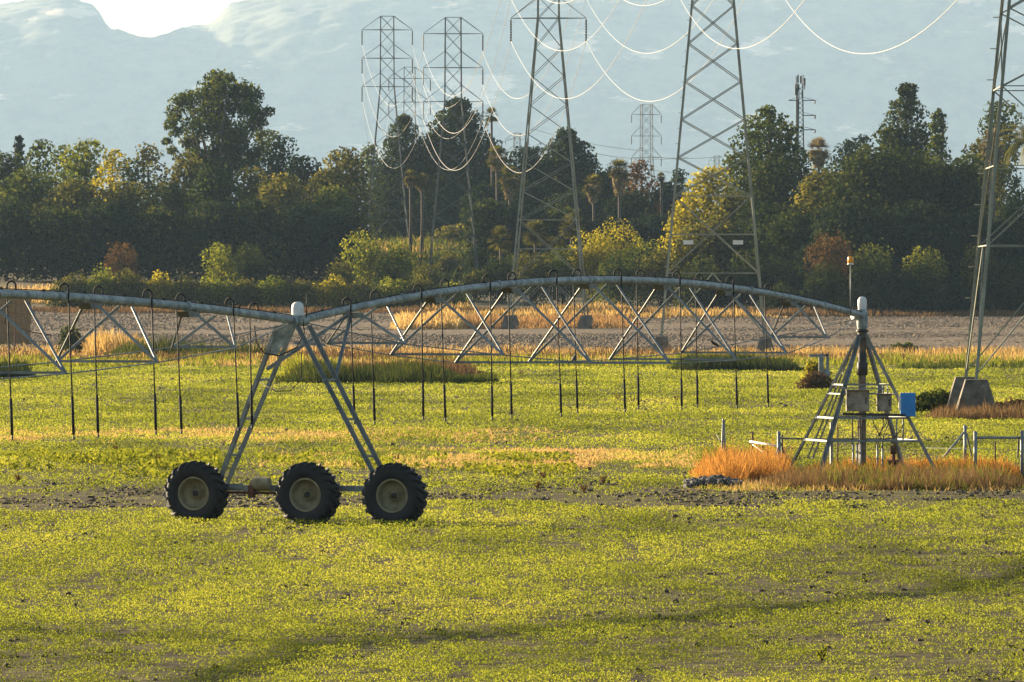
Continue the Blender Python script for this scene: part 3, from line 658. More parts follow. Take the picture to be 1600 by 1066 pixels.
# red brown dock stalks: countable seed spikes
docks = [(965 / 1, 625, 0), (988, 628, 0), (1057, 626, 0), (815, 585, 0), (840, 760, 1), (848, 745, 1), (912, 765, 1), (942, 752, 1), (28, 748, 1), (232, 715, 1), (246, 718, 1), (180, 700, 1), (202, 574, 0), (186, 576, 0), (300, 716, 1), (620, 716, 1), (1285, 1030, 2)]
for i, (x, y, kk) in enumerate(docks):
    D = H * F / (y + (6 if kk else 3) - HY); X0 = PX(x, D); hgt = [.40, .22, .22][kk]
    t = thing('dock_weed', 'rusty brown dock seed stalk standing up from the crop', 'weed', (X0, D, 0), rnd.random() * 3, 'dock stalks in the crop')
    g = np.random.default_rng(i); b = MB(); C = []
    for q in range(4):
        a = q * 1.7; e = Vector((math.cos(a) * hgt * .35, math.sin(a) * hgt * .35, hgt * (.7 + .4 * g.random()))); b.tube([(0, 0, 0), e * .5 + Vector((0, 0, .03)), e], [.008, .006, .003], 4)
        for _ in range(40): f = .35 + .65 * g.random(); C.append(e * f + Vector(g.normal(size=3) * .014))
    b.build('stalk', M['bark'], t); C = np.array([tuple(c) for c in C])
    npmesh('seed_head', leaf_quads(C, norm(g.normal(size=C.shape)), np.full(len(C), .035), g, .8), 4, LEAF['rust' if kk != 2 else 'lit'], t, .3 + .5 * g.random(len(C)))
    if i != 16: continue
    t['label'] = 'single green weed standing up in the nearest crop'; del t['group']

# weeds round the pivot tower
def mass(name, label, px0, px1, d0, d1, n, h0, h1, key, wd=.03, sc=1.2, th=.35, lean=.3, tb=.5, clump=.6, seed=70):
    X, Y = pt(px0, px1, d0, d1, n); nz = vnoise(X, Y, sc, seed, 3); k = nz > th; X = X[k]; Y = Y[k]; nz = nz[k]
    pxs = 800 + X / Y * F; pe = np.clip(np.minimum(pxs - px0, px1 - px0 - (pxs - px0)) / (.22 * (px1 - px0)), 0, 1) * np.clip(np.minimum(Y - d0, d1 - Y) / (.3 * (d1 - d0)) + .35, 0, 1)
    kk = (rng.random(len(X)) < pe + .12) | (px1 - px0 > 800); X = X[kk]; Y = Y[kk]; nz = nz[kk]; pxs = pxs[kk]; ex = np.clip(np.minimum(pxs - px0, px1 - pxs) / (.14 * (px1 - px0)), .25, 1) if px1 - px0 < 800 else 1
    big = vnoise(X, Y * .5, sc * .45, seed + 3, 2)
    h = (h0 + (h1 - h0) * rng.random(len(X)) ** 1.4) * (1 - clump + clump * 1.6 * nz) * (.35 + 1.3 * big) * ex
    return blades(name, label, 'weeds', X, Y, h, wd * (.6 + .8 * rng.random(len(X))), tb + .35 * (nz - .5) + rng.normal(size=len(X)) * .18, key, lean)
mass('orange_weeds', 'bright orange dry weeds left of the pivot tower', 1078, 1250, 178, 190, 17000, .22, .75, 'orange', .022, .6, .42, .35, .6)
mass('rust_weeds', 'orange brown dry weeds round the feet of the pivot tower', 1240, 1620, 179, 192, 21000, .12, .46, 'orange', .022, .7, .46, .35, .35, seed=73)
mass('grey_weeds', 'greyish brown weeds along the front of the pivot plot', 1160, 1620, 170.5, 180, 34000, .12, .46, 'brown', .02, .8, .28, .4, .6, seed=75)
mass('pale_tufts', 'pale straw tufts along the front of the pivot plot', 1040, 1620, 169, 174, 3600, .06, .24, 'straw', .02, .7, .45, .5, .45, seed=77)
mass('green_weeds', 'green weeds mixed into the pivot plot', 1190, 1620, 170, 186, 9000, .15, .55, 'mid', .03, .9, .48, .4, .7, seed=78)
# band of grass and weeds beyond the crop
mass('far_green_edge', 'light green weeds along the far edge of the crop', -40, 1640, 466, 520, 26000, .2, .7, 'lit', .10, 8, .44, .4, .4, seed=80)
mass('far_straw_grass', 'golden dry grass between crop and ploughed field', -40, 1640, 480, 596, 60000, .2, .75, 'straw', .08, 14, .46, .35, .45, seed=82)
mass('far_orange_grass', 'orange dry grass round the large pylon footings', 990, 1280, 505, 556, 16000, .15, .45, 'russet', .10, 8, .3, .35, .4, seed=83)
mass('far_brown_weeds', 'dark brown weeds between crop and ploughed field', -40, 1640, 490, 585, 40000, .2, .7, 'brown', .10, 12, .48, .35, .4, seed=84)
mass('dark_weed_bank', 'dark green bank of tall weeds behind the drive tower', 430, 730, 378, 402, 26000, .3, 1.15, 'dark', .07, 3, .30, .3, .5, .5, seed=85)
mass('dark_weed_bank_end', 'low end of the dark weed bank', 700, 782, 378, 384, 4200, .3, .62, 'mid', .06, 2.5, .2, .3, .3, .5, seed=86)
mass('brown_weed_top', 'brown dry weeds behind the dark weed bank', 500, 760, 404, 432, 9000, .4, 1.1, 'brown', .08, 7, .2, .3, .45, .5, seed=87)
mass('yellow_weed_tuft', 'sunlit yellow green weeds under the drive tower', 440, 545, 398, 404, 3600, .7, 1.45, 'lit', .07, 2.5, .3, .3, .6, .5, seed=88)
mass('left_weed_bank', 'dark low bank of weeds at the left edge', -60, 56, 398, 412, 6500, .5, 1.1, 'dark', .07, 5, .1, .3, .3, .5, seed=89)
mass('mid_weed_bank', 'dark green weeds beyond the crop between the hoses', 150, 470, 520, 545, 12000, .5, 1.5, 'dark', .10, 9, .42, .3, .55, .5, seed=90)
mass('right_weed_bank', 'dark green weeds along the crop edge left of the pivot tower', 1040, 1260, 442, 456, 9000, .4, .95, 'dark', .08, 8, .28, .3, .4, .5, seed=91)
mass('right_weed_edge', 'dark weeds along the crop edge right of the pivot tower', 1380, 1640, 452, 464, 5000, .2, .6, 'mid', .08, 6, .4, .3, .4, .5, seed=92)
mass('footing_weeds', 'brown weeds at the foot of the nearest concrete footing', 1440, 1640, 266, 275, 9000, .2, .65, 'brown', .04, 1.5, .3, .35, .6, .5, seed=99)
mass('slope_grass', 'dry grass and weeds on the open slope behind the pylons', 540, 1060, 1010, 1180, 26000, .4, 1.5, 'straw', .22, 16, .42, .4, .35, .5, seed=101)
mass('slope_weeds', 'dark weeds on the open slope behind the pylons', 540, 1060, 960, 1160, 22000, .5, 2.2, 'mid', .25, 14, .48, .4, .4, .5, seed=102)
mass('golden_tuft', 'tall golden grass below the second pylon', 610, 730, 745, 775, 9000, .6, 2.0, 'straw', .16, 9, .3, .35, .65, .5, seed=93)
mass('golden_tuft_left', 'golden grass right of the dark bush at left', 128, 235, 545, 575, 7000, .6, 2.0, 'straw', .10, 6, .3, .35, .5, .5, seed=94)
mass('middle_footing_grass', 'orange grass round the middle pylon footings', 690, 1010, 748, 800, 16000, .3, 1.0, 'russet', .14, 10, .35, .35, .45, .5, seed=95)
mass('plough_edge_grass', 'brown grass along the far edge of the ploughed field', -40, 1640, 832, 850, 22000, .3, .95, 'brown', .18, 20, .3, .35, .5, .5, seed=96)
mass('plough_edge_straw', 'pale grass patches along the far edge of the ploughed field', 600, 1240, 815, 850, 14000, .4, 1.2, 'straw', .18, 12, .42, .35, .4, .5, seed=97)
mass('pale_far_grass', 'pale pinkish grass at far left before the wood', -40, 110, 880, 925, 7000, .3, .9, 'straw', .2, 14, .1, .3, .6, .3, seed=98)

# rubble heap beside the orange weeds
X, Y = pt(1072, 1158, 172.5, 176, 420); zz = .26 * rng.random(len(X)) * np.clip(1.2 - np.abs(X - PX(1112, 174)) / .9, .2, 1)
clods('rubble_heap', 'low heap of dark rubble left of the pivot tower', X, Y, .05 + .07 * rng.random(len(X)), M['stone'], .7, zz * .7)

# ------------------------------------------------------------------ centre pivot irrigation machine
UL = Vector((9.59 + 4.65, 38.0)); UL.normalize()
BX, BY = -4.65, 146.0; ROT = math.atan2(UL.y, UL.x) - PI / 2   # local y runs along the span to the pivot, local x across it
IR = thing('irrigation_boom', 'long galvanized irrigation boom on three tractor wheels with hanging black hoses', 'irrigation machine', (BX, BY, 0), ROT)
LEN = 40.6
def zr(s): t = s / LEN; return 4.38 + .94 * 4 * t * (1 - t)
def zl(s): t = s / LEN; return 4.38 + .62 * 4 * t * (1 - t)
NB = Vector((.5, -.87, 0)); NB.rotate(Matrix.Rotation(-ROT, 3, 'Z'))   # flat of the braces turned away from the sun to keep them unlit
def span(sign, zf, ns, s0, s1, nodes, near, far, sprink=True, off=0):
    L = lambda v, s, z: Vector((v, sign * s + off, z))
    pts = [L(0, s0 + (s1 - s0) * i / ns, zf(s0 + (s1 - s0) * i / ns)) for i in range(ns + 1)]
    MB().tube(pts, .088, 16).build('water_pipe', M['pipe'], IR)
    b = MB(); s = 6.1
    while s < s1 - 1: b.tube([L(0, s - .06, zf(s - .06)), L(0, s + .06, zf(s + .06))], .112, 16); s += 6.2
    b.build('pipe_flange', M['pipe'], IR)
    cb = MB(); cb.tube([p + Vector((.02, 0, .10)) for p in pts], .012, 5)
    for i, p in enumerate(pts):
        if i % 2: cb.box(p + Vector((.02, 0, .105)), (.05, .03, .05))
    cb.build('power_cable', M['hose'], IR)
    prevA = {1: L(0, s0 + .1, zf(s0) - .08), -1: L(0, s0 + .1, zf(s0) - .08)}
    for i, (sn, W_, zn) in enumerate(nodes):
        for sg in (1, -1):
            nd = L(sg * W_ / 2, sn, zn)
            for k_, ds in enumerate((-.80, .95)):
                sa = sn + (ds + sg * .17) * sign
                if sa < s0 + .3: sa = s0 + .5
                if sa > s1 - .2: sa = s1 - .3
                pa = L(sg * .07, sa, zf(sa) - .12); MB().bar(pa, nd, .014, .058, up=NB.cross((nd - pa).normalized())).build('truss_brace', M['galv'], IR)
            r = MB(); r.tube([prevA[sg], nd], .014, 6); r.build('truss_rod', M['galv'], IR); prevA[sg] = nd
        MB().bar(L(-W_ / 2, sn, zn + .02), L(W_ / 2, sn, zn + .02), .07, .05, L=True).build('cross_bar', M['galv'], IR)
        if sn == nodes[-1][0] and s1 >= LEN - 1:
            for sg in (1, -1): MB().tube([prevA[sg], L(0, s1 - .1, zf(s1) - .08)], .014, 6).build('truss_rod', M['galv'], IR)
    for sn, W_, zn in nodes:
        sa = sn - .80 * sign; b = MB(); a = L(0, sa, zf(sa) - .13); b.add([a + Vector((-.13, -.34, .03)), a + Vector((.13, -.34, .03)), a + Vector((.13, .34, .03)), a + Vector((-.13, .34, .03)), a + Vector((-.13, -.22, -.09)), a + Vector((.13, -.22, -.09)), a + Vector((.13, .22, -.09)), a + Vector((-.13, .22, -.09))],
                    [(0, 3, 2, 1), (4, 5, 6, 7), (0, 1, 5, 4), (1, 2, 6, 5), (2, 3, 7, 6), (3, 0, 4, 7)]); b.build('gusset_plate', M['pipe_dark'], IR)
    for lst, sg in ((near, 1), (far, -1)):
        for s in lst:
            z = zf(s) + .085; o = .19 * sg; hb = 2.05 + rnd.uniform(-.05, .05); drift = rnd.uniform(.04, .13)
            g_ = MB(); arc = [(0, 0, 0), (0, 0, .07)] + [(o / 2 - o / 2 * math.cos(a), 0, .07 + .105 * math.sin(a)) for a in [PI * k / 10 for k in range(1, 10)]] + [(o, 0, .05), (o, 0, -.12)]
            g_.tube([L(v, s, z + h) for v, _, h in arc], .021, 8)
            pr = g_.build('gooseneck', M['hose'], IR)
            zt = z - .12; wt = hb + rnd.uniform(.78, .88); h_ = MB()
            h_.tube([L(o + drift * (zt - q) / (zt - hb), s, q) for q in (zt, (zt + wt) / 2, wt)], .0155, 7)
            ho = h_.build('drop_hose', M['hose'], IR)
            MB().tube([L(o + drift * (zt - q) / (zt - hb), s, q) for q in (wt, hb + .1)], .031, 8).build('hose_weight', M['weight'], ho)
            if sprink: MB().tube([L(o + drift, s, hb + .1), L(o + drift, s, hb + .06), L(o + drift, s, hb + .055), L(o + drift, s, hb + .02), L(o + drift, s, hb)], [.014, .014, .03, .02, .026], 8).build('sprinkler_nozzle', M['dark'], ho)
span(1, zr, 40, .35, LEN - .15, [(4, 1.9, 3.85), (9, 2.8, 3.56), (14, 3.45, 3.33), (19.3, 3.7, 3.28), (24.8, 3.4, 3.31), (29.6, 2.9, 3.44), (35, 1.6, 3.81)],
     [2.6, 6.9, 11.3, 15.8, 20.4, 24.8, 29.0], [4.75, 9.1, 13.5, 18, 22.6, 27.1, 32.7])
LN = [(5.2, 1.45, 3.83), (10.2, 2.25, 3.57), (15.4, 2.9, 3.4), (20.6, 3.2, 3.3), (26, 2.9, 3.4), (31, 2.3, 3.6), (36, 1.5, 3.8)]
span(-1, zl, 40, .35, LEN - .35, LN, [4.04, 8.35, 12.5, 17.0, 21.4, 25.8, 30.2, 34.6], [2.25, 6.2, 10.4, 14.6, 19.2, 23.6, 28, 32.4, 37])
span(-1, zl, 30, .35, LEN - .35, LN, [4.04, 12.5, 21.4, 30.2], [8.2, 17, 25.8], off=-LEN)
# drive tower: legs, gusset, base beam, wheels
OY = 0.0
def lp(v, u, z): return Vector((v, u + OY, z))
def drive_tower():
    for (v0, u0, v1, u1) in ((-.30, -.42, -1.85, -.10), (-.26, .42, -1.80, .26), (.10, -.30, 2.03, -.22), (.14, .30, 2.08, .22)):
        MB().bar(lp(v0, u0, 4.28), lp(v1, u1, .78), .085, .085, L=True).build('tower_leg', M['galv'], IR)
    g_ = MB(); g_.add([lp(-.34, -.46, 4.28), lp(.16, -.46, 4.28), lp(-.35, -.38, 3.65), lp(-.60, -.38, 3.62), lp(-.34, -.43, 4.28), lp(.16, -.43, 4.28), lp(-.35, -.35, 3.65), lp(-.60, -.35, 3.62)],
        [(0, 3, 2, 1), (4, 5, 6, 7), (0, 1, 5, 4), (1, 2, 6, 5), (2, 3, 7, 6), (3, 0, 4, 7)]); g_.build('tower_gusset', M['pipe'], IR)
    for (a, b_) in ((lp(-.80, .2, 3.33), lp(.1, 2.75, zr(2.75) - .1)), (lp(.75, .28, 3.08), lp(.1, 2.85, zr(2.85) - .1)), (lp(-.05, .0, 3.9), lp(.05, 1.5, 3.85))):
        MB().bar(a, b_, .065, .065, L=True).build('tower_brace', M['galv'], IR)
    for z in (3.1, 2.25, 1.45):
        f = (4.28 - z) / 3.5
        for sd_ in (0, 1):
            v = (-.28 - 1.55 * f) if sd_ == 0 else (.12 + 1.85 * f); MB().bar(lp(v - .02, -.42 + .25 * f, z), lp(v + .03, .4 - .15 * f, z), .05, .05).build('tower_rung', M['galv'], IR)
    b = MB(); b.bar(lp(-2.35, 0, .74), lp(.5, 0, .74), .12, .13); b.bar(lp(.5, 0, .75), lp(2.3, 0, .75), .12, .12)
    b.build('base_beam', M['galv'], IR)
    b = MB(); b.tube([lp(-1.75, -.13, .64), lp(-.3, -.13, .64), lp(.35, -.13, .64)], .03, 8); b.build('drive_shaft', M['rust'], IR)
    b = MB(); b.tube([lp(-.95, -.16, .84), lp(-.60, -.16, .84)], .135, 18, True, False); b.tube([lp(-1.03, -.16, .84), lp(-.951, -.16, .84)], .10, 14, True, False); b.build('drive_motor', M['rim'], IR)
    MB().box(lp(-1.02, -.16, .66), (.12, .16, .26)).build('gearbox', M['rust'], IR)
    MB().bar(lp(-1.75, -.1, .78), lp(-1.25, -.1, .78), .02, .11).build('blue_grey_cover', M['galv'], IR)
    def wheel(v, spin):
        RO, WD = .60, .40; c = lp(v, -.30, .615)
        prof = [(.335, -.15), (.36, -.18), (.44, -.205), (.53, -.20), (.575, -.17), (.598, -.10), (.60, 0), (.598, .10), (.575, .17), (.53, .20), (.44, .205), (.36, .18), (.335, .15)]
        root = MB()
        root.lathe([(.335, -.15), (.30, -.165), (.295, -.12), (.28, -.02), (.27, .03), (.10, .05), (.09, -.02), (0.0001, -.02)], (0, 0, 0), 'Y', 40)
        root.lathe([(.335, .15), (.30, .165), (.295, .12), (.28, .04)], (0, 0, 0), 'Y', 40)
        for k in range(8):
            a = k * PI / 4; root.tube([(math.cos(a) * .14, .06, math.sin(a) * .14), (math.cos(a) * .14, .015, math.sin(a) * .14)], .016, 6)
        wo = root.build('wheel', M['rim'], IR); wo.location = c; wo.scale = (1.10, 1.15, 1.10); wo.rotation_euler = (0, spin, 0)
        t = MB(); t.lathe(prof, (0, 0, 0), 'Y', 56)
        n = 20
        for k in range(n):
            for sg in (-1, 1):
                a0 = 2 * PI * (k + (.5 if sg > 0 else 0)) / n; vs = []
                # bar lug running from the centre line out over the shoulder, swept back
                for (w_, da, r0, r1) in ((.0, .0, .595, .652), (.09, .05, .59, .650), (.17, .13, .565, .632), (.212, .20, .49, .575)):
                    for e in (-.034, .034):
                        for r_ in (r0, r1):
                            a = a0 + da + e * (1 if r_ == r0 else .8); vs.append(Vector((math.cos(a) * r_, sg * w_, math.sin(a) * r_)))
                fs = []
                for i in range(3):
                    o = i * 4; p = o + 4
                    fs += [(o + 1, p + 1, p + 3, o + 3), (o, o + 1, p + 1, p)[::-1], (o + 2, p + 2, p + 3, o + 3)[::-1]]
                fs += [(0, 1, 3, 2), (12, 14, 15, 13)]
                t.add(vs, fs)
        t.build('tyre', M['tyre'], wo)
        hb = MB(); hb.lathe([(.001, -.085), (.05, -.08), (.055, -.02), (.09, -.015), (.09, .0)], (0, 0, 0), 'Y', 20)
        hb.build('hub', M['dark'], wo)
        MB().tube([lp(v, -.26, .63), lp(v, .0, .70)], .06, 10).build('axle', M['dark'], IR)
    for v, a in ((-2.27, .3), (.36, 1.2), (2.38, 2.1)): wheel(v, a)
    # control dome, aerial and cables on the drive tower
    b = MB(); b.lathe([(.13, 0), (.135, .16), (.12, .24), (.07, .285), (.001, .295)], (0, -.02 + OY, 4.50), 'Z', 20); b.build('control_dome', M['dome'], IR)
    b = MB(); b.box(lp(0, -.1, 4.42), (.34, .3, .16)); b.box(lp(-.22, -.1, 4.40), (.16, .22, .20)); b.tube([lp(-.0, -.40, 4.38), lp(.0, .0, 4.38), lp(.0, .40, 4.38)], .12, 14); b.build('flex_joint', M['pipe'], IR)
    MB().tube([lp(.20, 0, 4.45), lp(.20, 0, 4.98)], [.014, .007], 6).build('aerial', M['dark'], IR)
    MB().tube([lp(.16, -.1, 4.42), lp(.19, -.1, 4.1), lp(.05, -.2, 3.80), lp(-.28, -.4, 3.62), lp(-.62, -.42, 3.68), lp(-.80, -.42, 3.9), lp(-.82, -.5, 4.28)], .016, 6).build('looped_cable', M['hose'], IR)
    MB().tube([lp(.12, -.1, 3.7), lp(.12, -.12, 3.1), lp(-.1, -.2, 2.86), lp(-.45, -.2, 2.85), lp(-.95, .1, 3.05)], .010, 6).build('thin_cable', M['hose'], IR)

drive_tower(); OY = -LEN; drive_tower(); OY = 0.0
# beacon on a thin pole by the pivot end
px_, py_ = PX(1329, 182.6), 182.6
def w2l(p):
    d = Vector((p[0] - BX, p[1] - BY, 0)); d.rotate(Matrix.Rotation(-ROT, 3, 'Z')); return Vector((d.x, d.y, p[2]))
bp_ = w2l((px_, py_, 0))
MB().tube([(bp_.x, bp_.y, 4.42), (bp_.x, bp_.y, P(0, 414, 182.6).z)], .016, 8).build('beacon_pole', M['galv'], IR)
zb_ = P(0, 414, 182.6).z
MB().lathe([(.001, 0), (.09, 0), (.085, .045), (.06, .05)], (bp_.x, bp_.y, zb_), 'Z', 16).build('beacon_base', M['white'], IR)
MB().lathe([(.075, .045), (.085, .06), (.08, .20), (.065, .225), (.001, .23)], (bp_.x, bp_.y, zb_), 'Z', 16).build('beacon_lens', M['amber'], IR)

# ------------------------------------------------------------------ pivot tower
PV = thing('pivot_tower', 'four legged galvanized pivot tower with control boxes at the end of the boom', 'irrigation tower', (PVX, PVY, 0), R(12.6))
Q = Matrix.Rotation(R(-12.6), 3, 'Z')
def pv(px, py, dy=0):
    """point at photo column/row, dy metres behind the tower axis, in the tower's own frame"""
    p = P(px, py, PVY + dy); return Q @ Vector((p.x - PVX, dy, p.z))
a_ = 1.70; zt_ = 3.86
def leg_at(sx, sy, z): f = 1 - z / zt_; k = .10 + (a_ - .10) * f; return Vector((sx * k, sy * k, z))
for sx, sy in ((-1, -1), (1, -1), (1, 1), (-1, 1)): MB().bar(leg_at(sx, sy, 0), leg_at(sx, sy, zt_), .095, .095, L=True).build('leg', M['galv'], PV)
for sx, sy in ((-1, -1), (1, -1), (1, 1), (-1, 1)): MB().box(leg_at(sx, sy, .03), (.3, .3, .06)).build('foot_plate', M['conc'], PV)
for z, w_ in ((2.50, .04), (2.25, .035), (1.60, .05), (.98, .05)):
    for (A, B_l) in (((-1, -1), (1, -1)), ((1, -1), (1, 1)), ((1, 1), (-1, 1)), ((-1, 1), (-1, -1))):
        MB().bar(leg_at(*A, z), leg_at(*B_l, z), w_, w_, L=True).build('cross_bar', M['galv'], PV)
MB().bar(pv(1262, 715, .9), pv(1325, 560, .35), .05, .05, L=True).build('ladder_rail', M['galv'], PV)
MB().bar(pv(1270, 715, .7), pv(1330, 560, .2), .05, .05, L=True).build('ladder_rail', M['galv'], PV)
b = MB()
for k in range(7): b.bar(pv(1262 + 9 * k, 715 - 22 * k, .9 - .08 * k), pv(1270 + 9 * k, 715 - 22 * k, .7 - .08 * k), .025, .025)
b.build('ladder_rung', M['galv'], PV)
MB().bar(pv(1299, 660, -.9), pv(1299, 735, -.9), .07, .07, L=True).build('strut', M['galv'], PV)
b = MB(); b.lathe([(.105, 0), (.105, 3.75), (.13, 3.78), (.13, 3.95), (.10, 3.97), (.10, 4.30)], (0, 0, 0), 'Z', 20); b.build('riser_pipe', M['riser'], PV)
b = MB(); b.lathe([(.106, 2.75), (.15, 2.76), (.15, 3.1), (.12, 3.12), (.12, 3.35), (.106, 3.36)], (0, 0, 0), 'Z', 20); b.build('pipe_coupling', M['dark'], PV)
b = MB(); b.lathe([(.16, 3.93), (.17, 3.96), (.17, 4.0), (.12, 4.01)], (0, 0, 0), 'Z', 24); b.build('bearing_collar', M['dark'], PV)
b = MB(); b.lathe([(.13, 4.02), (.15, 4.10), (.16, 4.40), (.14, 4.52), (.12, 4.56)], (0, 0, 0), 'Z', 20); b.tube([(-.3, -.05, 4.40), (0, 0, 4.42)], .14, 14); b.build('swivel_elbow', M['pipe'], PV)
b = MB(); b.lathe([(.115, 4.56), (.125, 4.66), (.12, 4.82), (.08, 4.89), (.001, 4.91)], (0, 0, 0), 'Z', 20); b.build('slip_ring_dome', M['dome'], PV)
def boxpart(name, x0, x1, y0, y1, dep, dy, m, door=True):
    p0 = pv(x0, y1, dy); p1 = pv(x1, y0, dy); c = (p0 + p1) / 2; wv = (Vector((p1.x, p1.y, 0)) - Vector((p0.x, p0.y, 0))).length; ang = -R(12.6)
    o = MB().box(c, (wv, dep, p1.z - p0.z), ang).build(name, m, PV)
    mod = o.modifiers.new('b', 'BEVEL'); mod.width = .012; mod.segments = 2
    f = Q @ Vector((0, -1, 0))
    if door:
        MB().box(c + f * (dep / 2 + .008), (wv * .88, .012, (p1.z - p0.z) * .88), ang).build('door', m, o)
        MB().box(c + f * (dep / 2 + .006) + Vector((0, 0, (p1.z - p0.z) * .5 + .012)), (wv * 1.06, dep + .07, .02), ang).build('rain_hood', m, o)
        for hz_ in (-.3, .3): MB().box(c + f * (dep / 2 + .018) + Q @ Vector((-wv * .43, 0, 0)) + Vector((0, 0, hz_ * (p1.z - p0.z))), (.03, .02, .07), ang).build('hinge', M['dark'], o)
        MB().box(c + f * (dep / 2 + .025) + Q @ Vector((wv * .34, 0, 0)), (.03, .03, .16), ang).build('handle', M['dark'], o)
    return o, c, wv, p1.z - p0.z
# (the boxes face the camera; their left sides face the sun)
boxpart('control_box', 1322, 1358, 610, 643, .28, -1.0, M['box_grey'])
boxpart('junction_box', 1370, 1393, 616, 643, .24, -1.0, M['box_grey'])
o_, c_b, wb_, hb_ = boxpart('blue_box', 1407, 1430, 614, 651, .34, -.75, M['blue'], False)
MB().box(c_b + Q @ Vector((-.22, .0, .05)), (.05, .34, .40), -R(12.6)).build('painted_sunlit_side', M['white'], o_)  # white slab paints the sunlight on the blue box's left side
b = MB()
for x in (1372, 1380, 1387): b.tube([pv(x, 616, -1), pv(x, 603, -1)], .022, 6)
b.build('conduit_stubs', M['galv'], PV)
MB().bar(pv(1316, 647, -1.0), pv(1415, 649, -1.0), .08, .07).build('shelf_rail', M['dark'], PV)
MB().bar(pv(1312, 606, -1.0), pv(1382, 607, -1.0), .035, .035).build('upper_rail', M['galv'], PV)
for x in (1331, 1340, 1346):
    MB().tube([pv(x, 645, -.95), pv(x + 1, 665, -.95), pv(x + 1, 695, -.9)], .017, 6).build('cable', M['hose'], PV)
for x0, x1 in ((1362, 1376), (1378, 1373), (1385, 1380), (1382, 1370)):
    MB().tube([pv(x0, 645, -.95), pv(x0 + 3, 662, -.98), pv(x1, 683, -.95), pv(x1 - 2, 700, -.9)], .014, 6).build('cable', M['hose'], PV)
MB().tube([pv(1412, 652, -.8), pv(1410, 668, -.9), pv(1398, 684, -.9), pv(1380, 686, -.9)], .012, 6).build('cable', M['hose'], PV)
for x in (1333, 1339, 1345, 1371, 1379):
    MB().tube([pv(x, 694, -.85), pv(x, 742, -.85)], .028, 8).build('conduit', M['galv'], PV)
for x in (1401, 1411):
    MB().tube([pv(x, 652, -.7), pv(x, 690, -.7)], .022, 6).build('box_post', M['galv'], PV)
b = MB(); pts = [pv(1348, 738, -.5), pv(1388, 742, -.75)]; b.tube(pts, .13, 16)
for k in range(9): q = pts[0].lerp(pts[1], .05 + .1 * k); q2 = pts[0].lerp(pts[1], .10 + .1 * k); b.tube([q, q2], .155, 16)
b.build('ribbed_supply_pipe', M['tin'], PV)
b = MB(); b.tube([pv(1396, 745, -.8), pv(1396, 722, -.8)], .14, 14); b.tube([pv(1396, 724, -.8), pv(1396, 719, -.8)], .19, 14); b.tube([pv(1396, 719, -.8), pv(1396, 706, -.8)], .05, 10); b.tube([pv(1391, 703, -.8), pv(1400, 703, -.8)], .12, 12); b.build('rusty_valve', M['rust'], PV)
b = MB(); b.lathe([(.01, .1), (.09, .08), (.11, .0), (.09, -.08), (.01, -.1)], pv(1397, 689, -.8), 'Z', 14); b.build('valve_wheel_cover', M['box_grey'], PV)

# ------------------------------------------------------------------ pipe fence round the pivot
def gp(px, D): return Vector((PX(px, D), D, 0))
def post(b, px, D, ytop, r=.035, lean=0): p = gp(px, D); t = P(px + lean, ytop, D); b.tube([p, t], r, 8)
FL = thing('pipe_rail_fence', 'grey pipe rail fence starting left of the pivot tower', 'fence', gp(1217, 186))
def inf(o, p): return Vector(p) - o.location
def fpost(o, px, D, yt, r=.04, m='galv', lean=0, name='post'):
    MB().tube([inf(o, gp(px, D)), inf(o, P(px + lean, yt, D))], r, 8).build(name, M[m], o)
def frail(o, a, b_, r=.028, m='galv', name='rail'): MB().tube([inf(o, a), inf(o, b_)], r, 8).build(name, M[m], o)
fpost(FL, 1217, 186, 674, .05); fpost(FL, 1222, 186.3, 679, .025, 'dark')
frail(FL, P(1220, 685, 186), P(1352, 688, 187.5)); frail(FL, P(1352, 688, 187.5), P(1440, 690, 188))
frail(FL, P(1217, 695, 186), P(1204, 742, 185), .025, name='brace'); frail(FL, P(1219, 692, 186), P(1229, 716, 188), .03, name='brace')
frail(FL, P(1218, 700, 186), P(1440, 704, 188), .006, name='wire'); frail(FL, P(1218, 715, 186), P(1440, 718, 188), .006, name='wire')
FD = thing('fallen_rail', 'pale fallen fence rail leaning between rusty stake and left fence post', 'fence', gp(1176, 189))
frail(FD, P(1172, 690, 189), P(1214, 697, 187.4), .03, 'white'); frail(FD, P(1176, 695, 189), P(1200, 712, 188), .012, 'white', 'brace')
t = thing('steel_stake', 'short rusty stake at the tip of the fallen rail', 'stake', gp(1175, 190)); fpost(t, 1175, 190, 675, .025, 'rust', 1)
t = thing('steel_stake', 'thin rusty stake seen between the left legs of the pivot tower', 'stake', gp(1309, 188.6)); fpost(t, 1309, 188.6, 664, .02, 'rust')
t = thing('steel_stake', 'rusty stake hanging under the rail of the right fence', 'stake', gp(1555, 190)); fpost(t, 1555, 190, 690, .022, 'rust')
t = thing('braced_fence_post', 'a-frame fence post standing alone at the left end of the orange weeds', 'fence post', gp(1131, 190))
for x, yt, ln in ((1127, 657, 3), (1134, 660, -3)): fpost(t, x, 190, yt, .03, 'galv', ln)
frail(t, P(1120, 679, 191), P(1126, 690, 190), .015, 'dark', 'brace')
MB().tube([inf(t, P(1130, 658, 190)), inf(t, P(1132, 656, 190))], .055, 8).build('cap', M['galv'], t)
t = thing('braced_fence_post', 'round post with two slanting braces right of the pivot tower', 'fence post', gp(1507, 192))
fpost(t, 1508, 192, 667, .045); frail(t, P(1506, 676, 192), P(1474, 715, 191), .03, name='brace'); frail(t, P(1510, 677, 192), P(1519, 714, 193), .025, name='brace')
MB().lathe([(.055, -.03), (.05, .03), (.001, .06)], inf(t, P(1508, 667, 192)), 'Z', 10).build('cap', M['galv'], t)
FR = thing('pipe_rail_fence', 'grey pipe rail fence with a tall front post at the right edge', 'fence', gp(1524, 180))
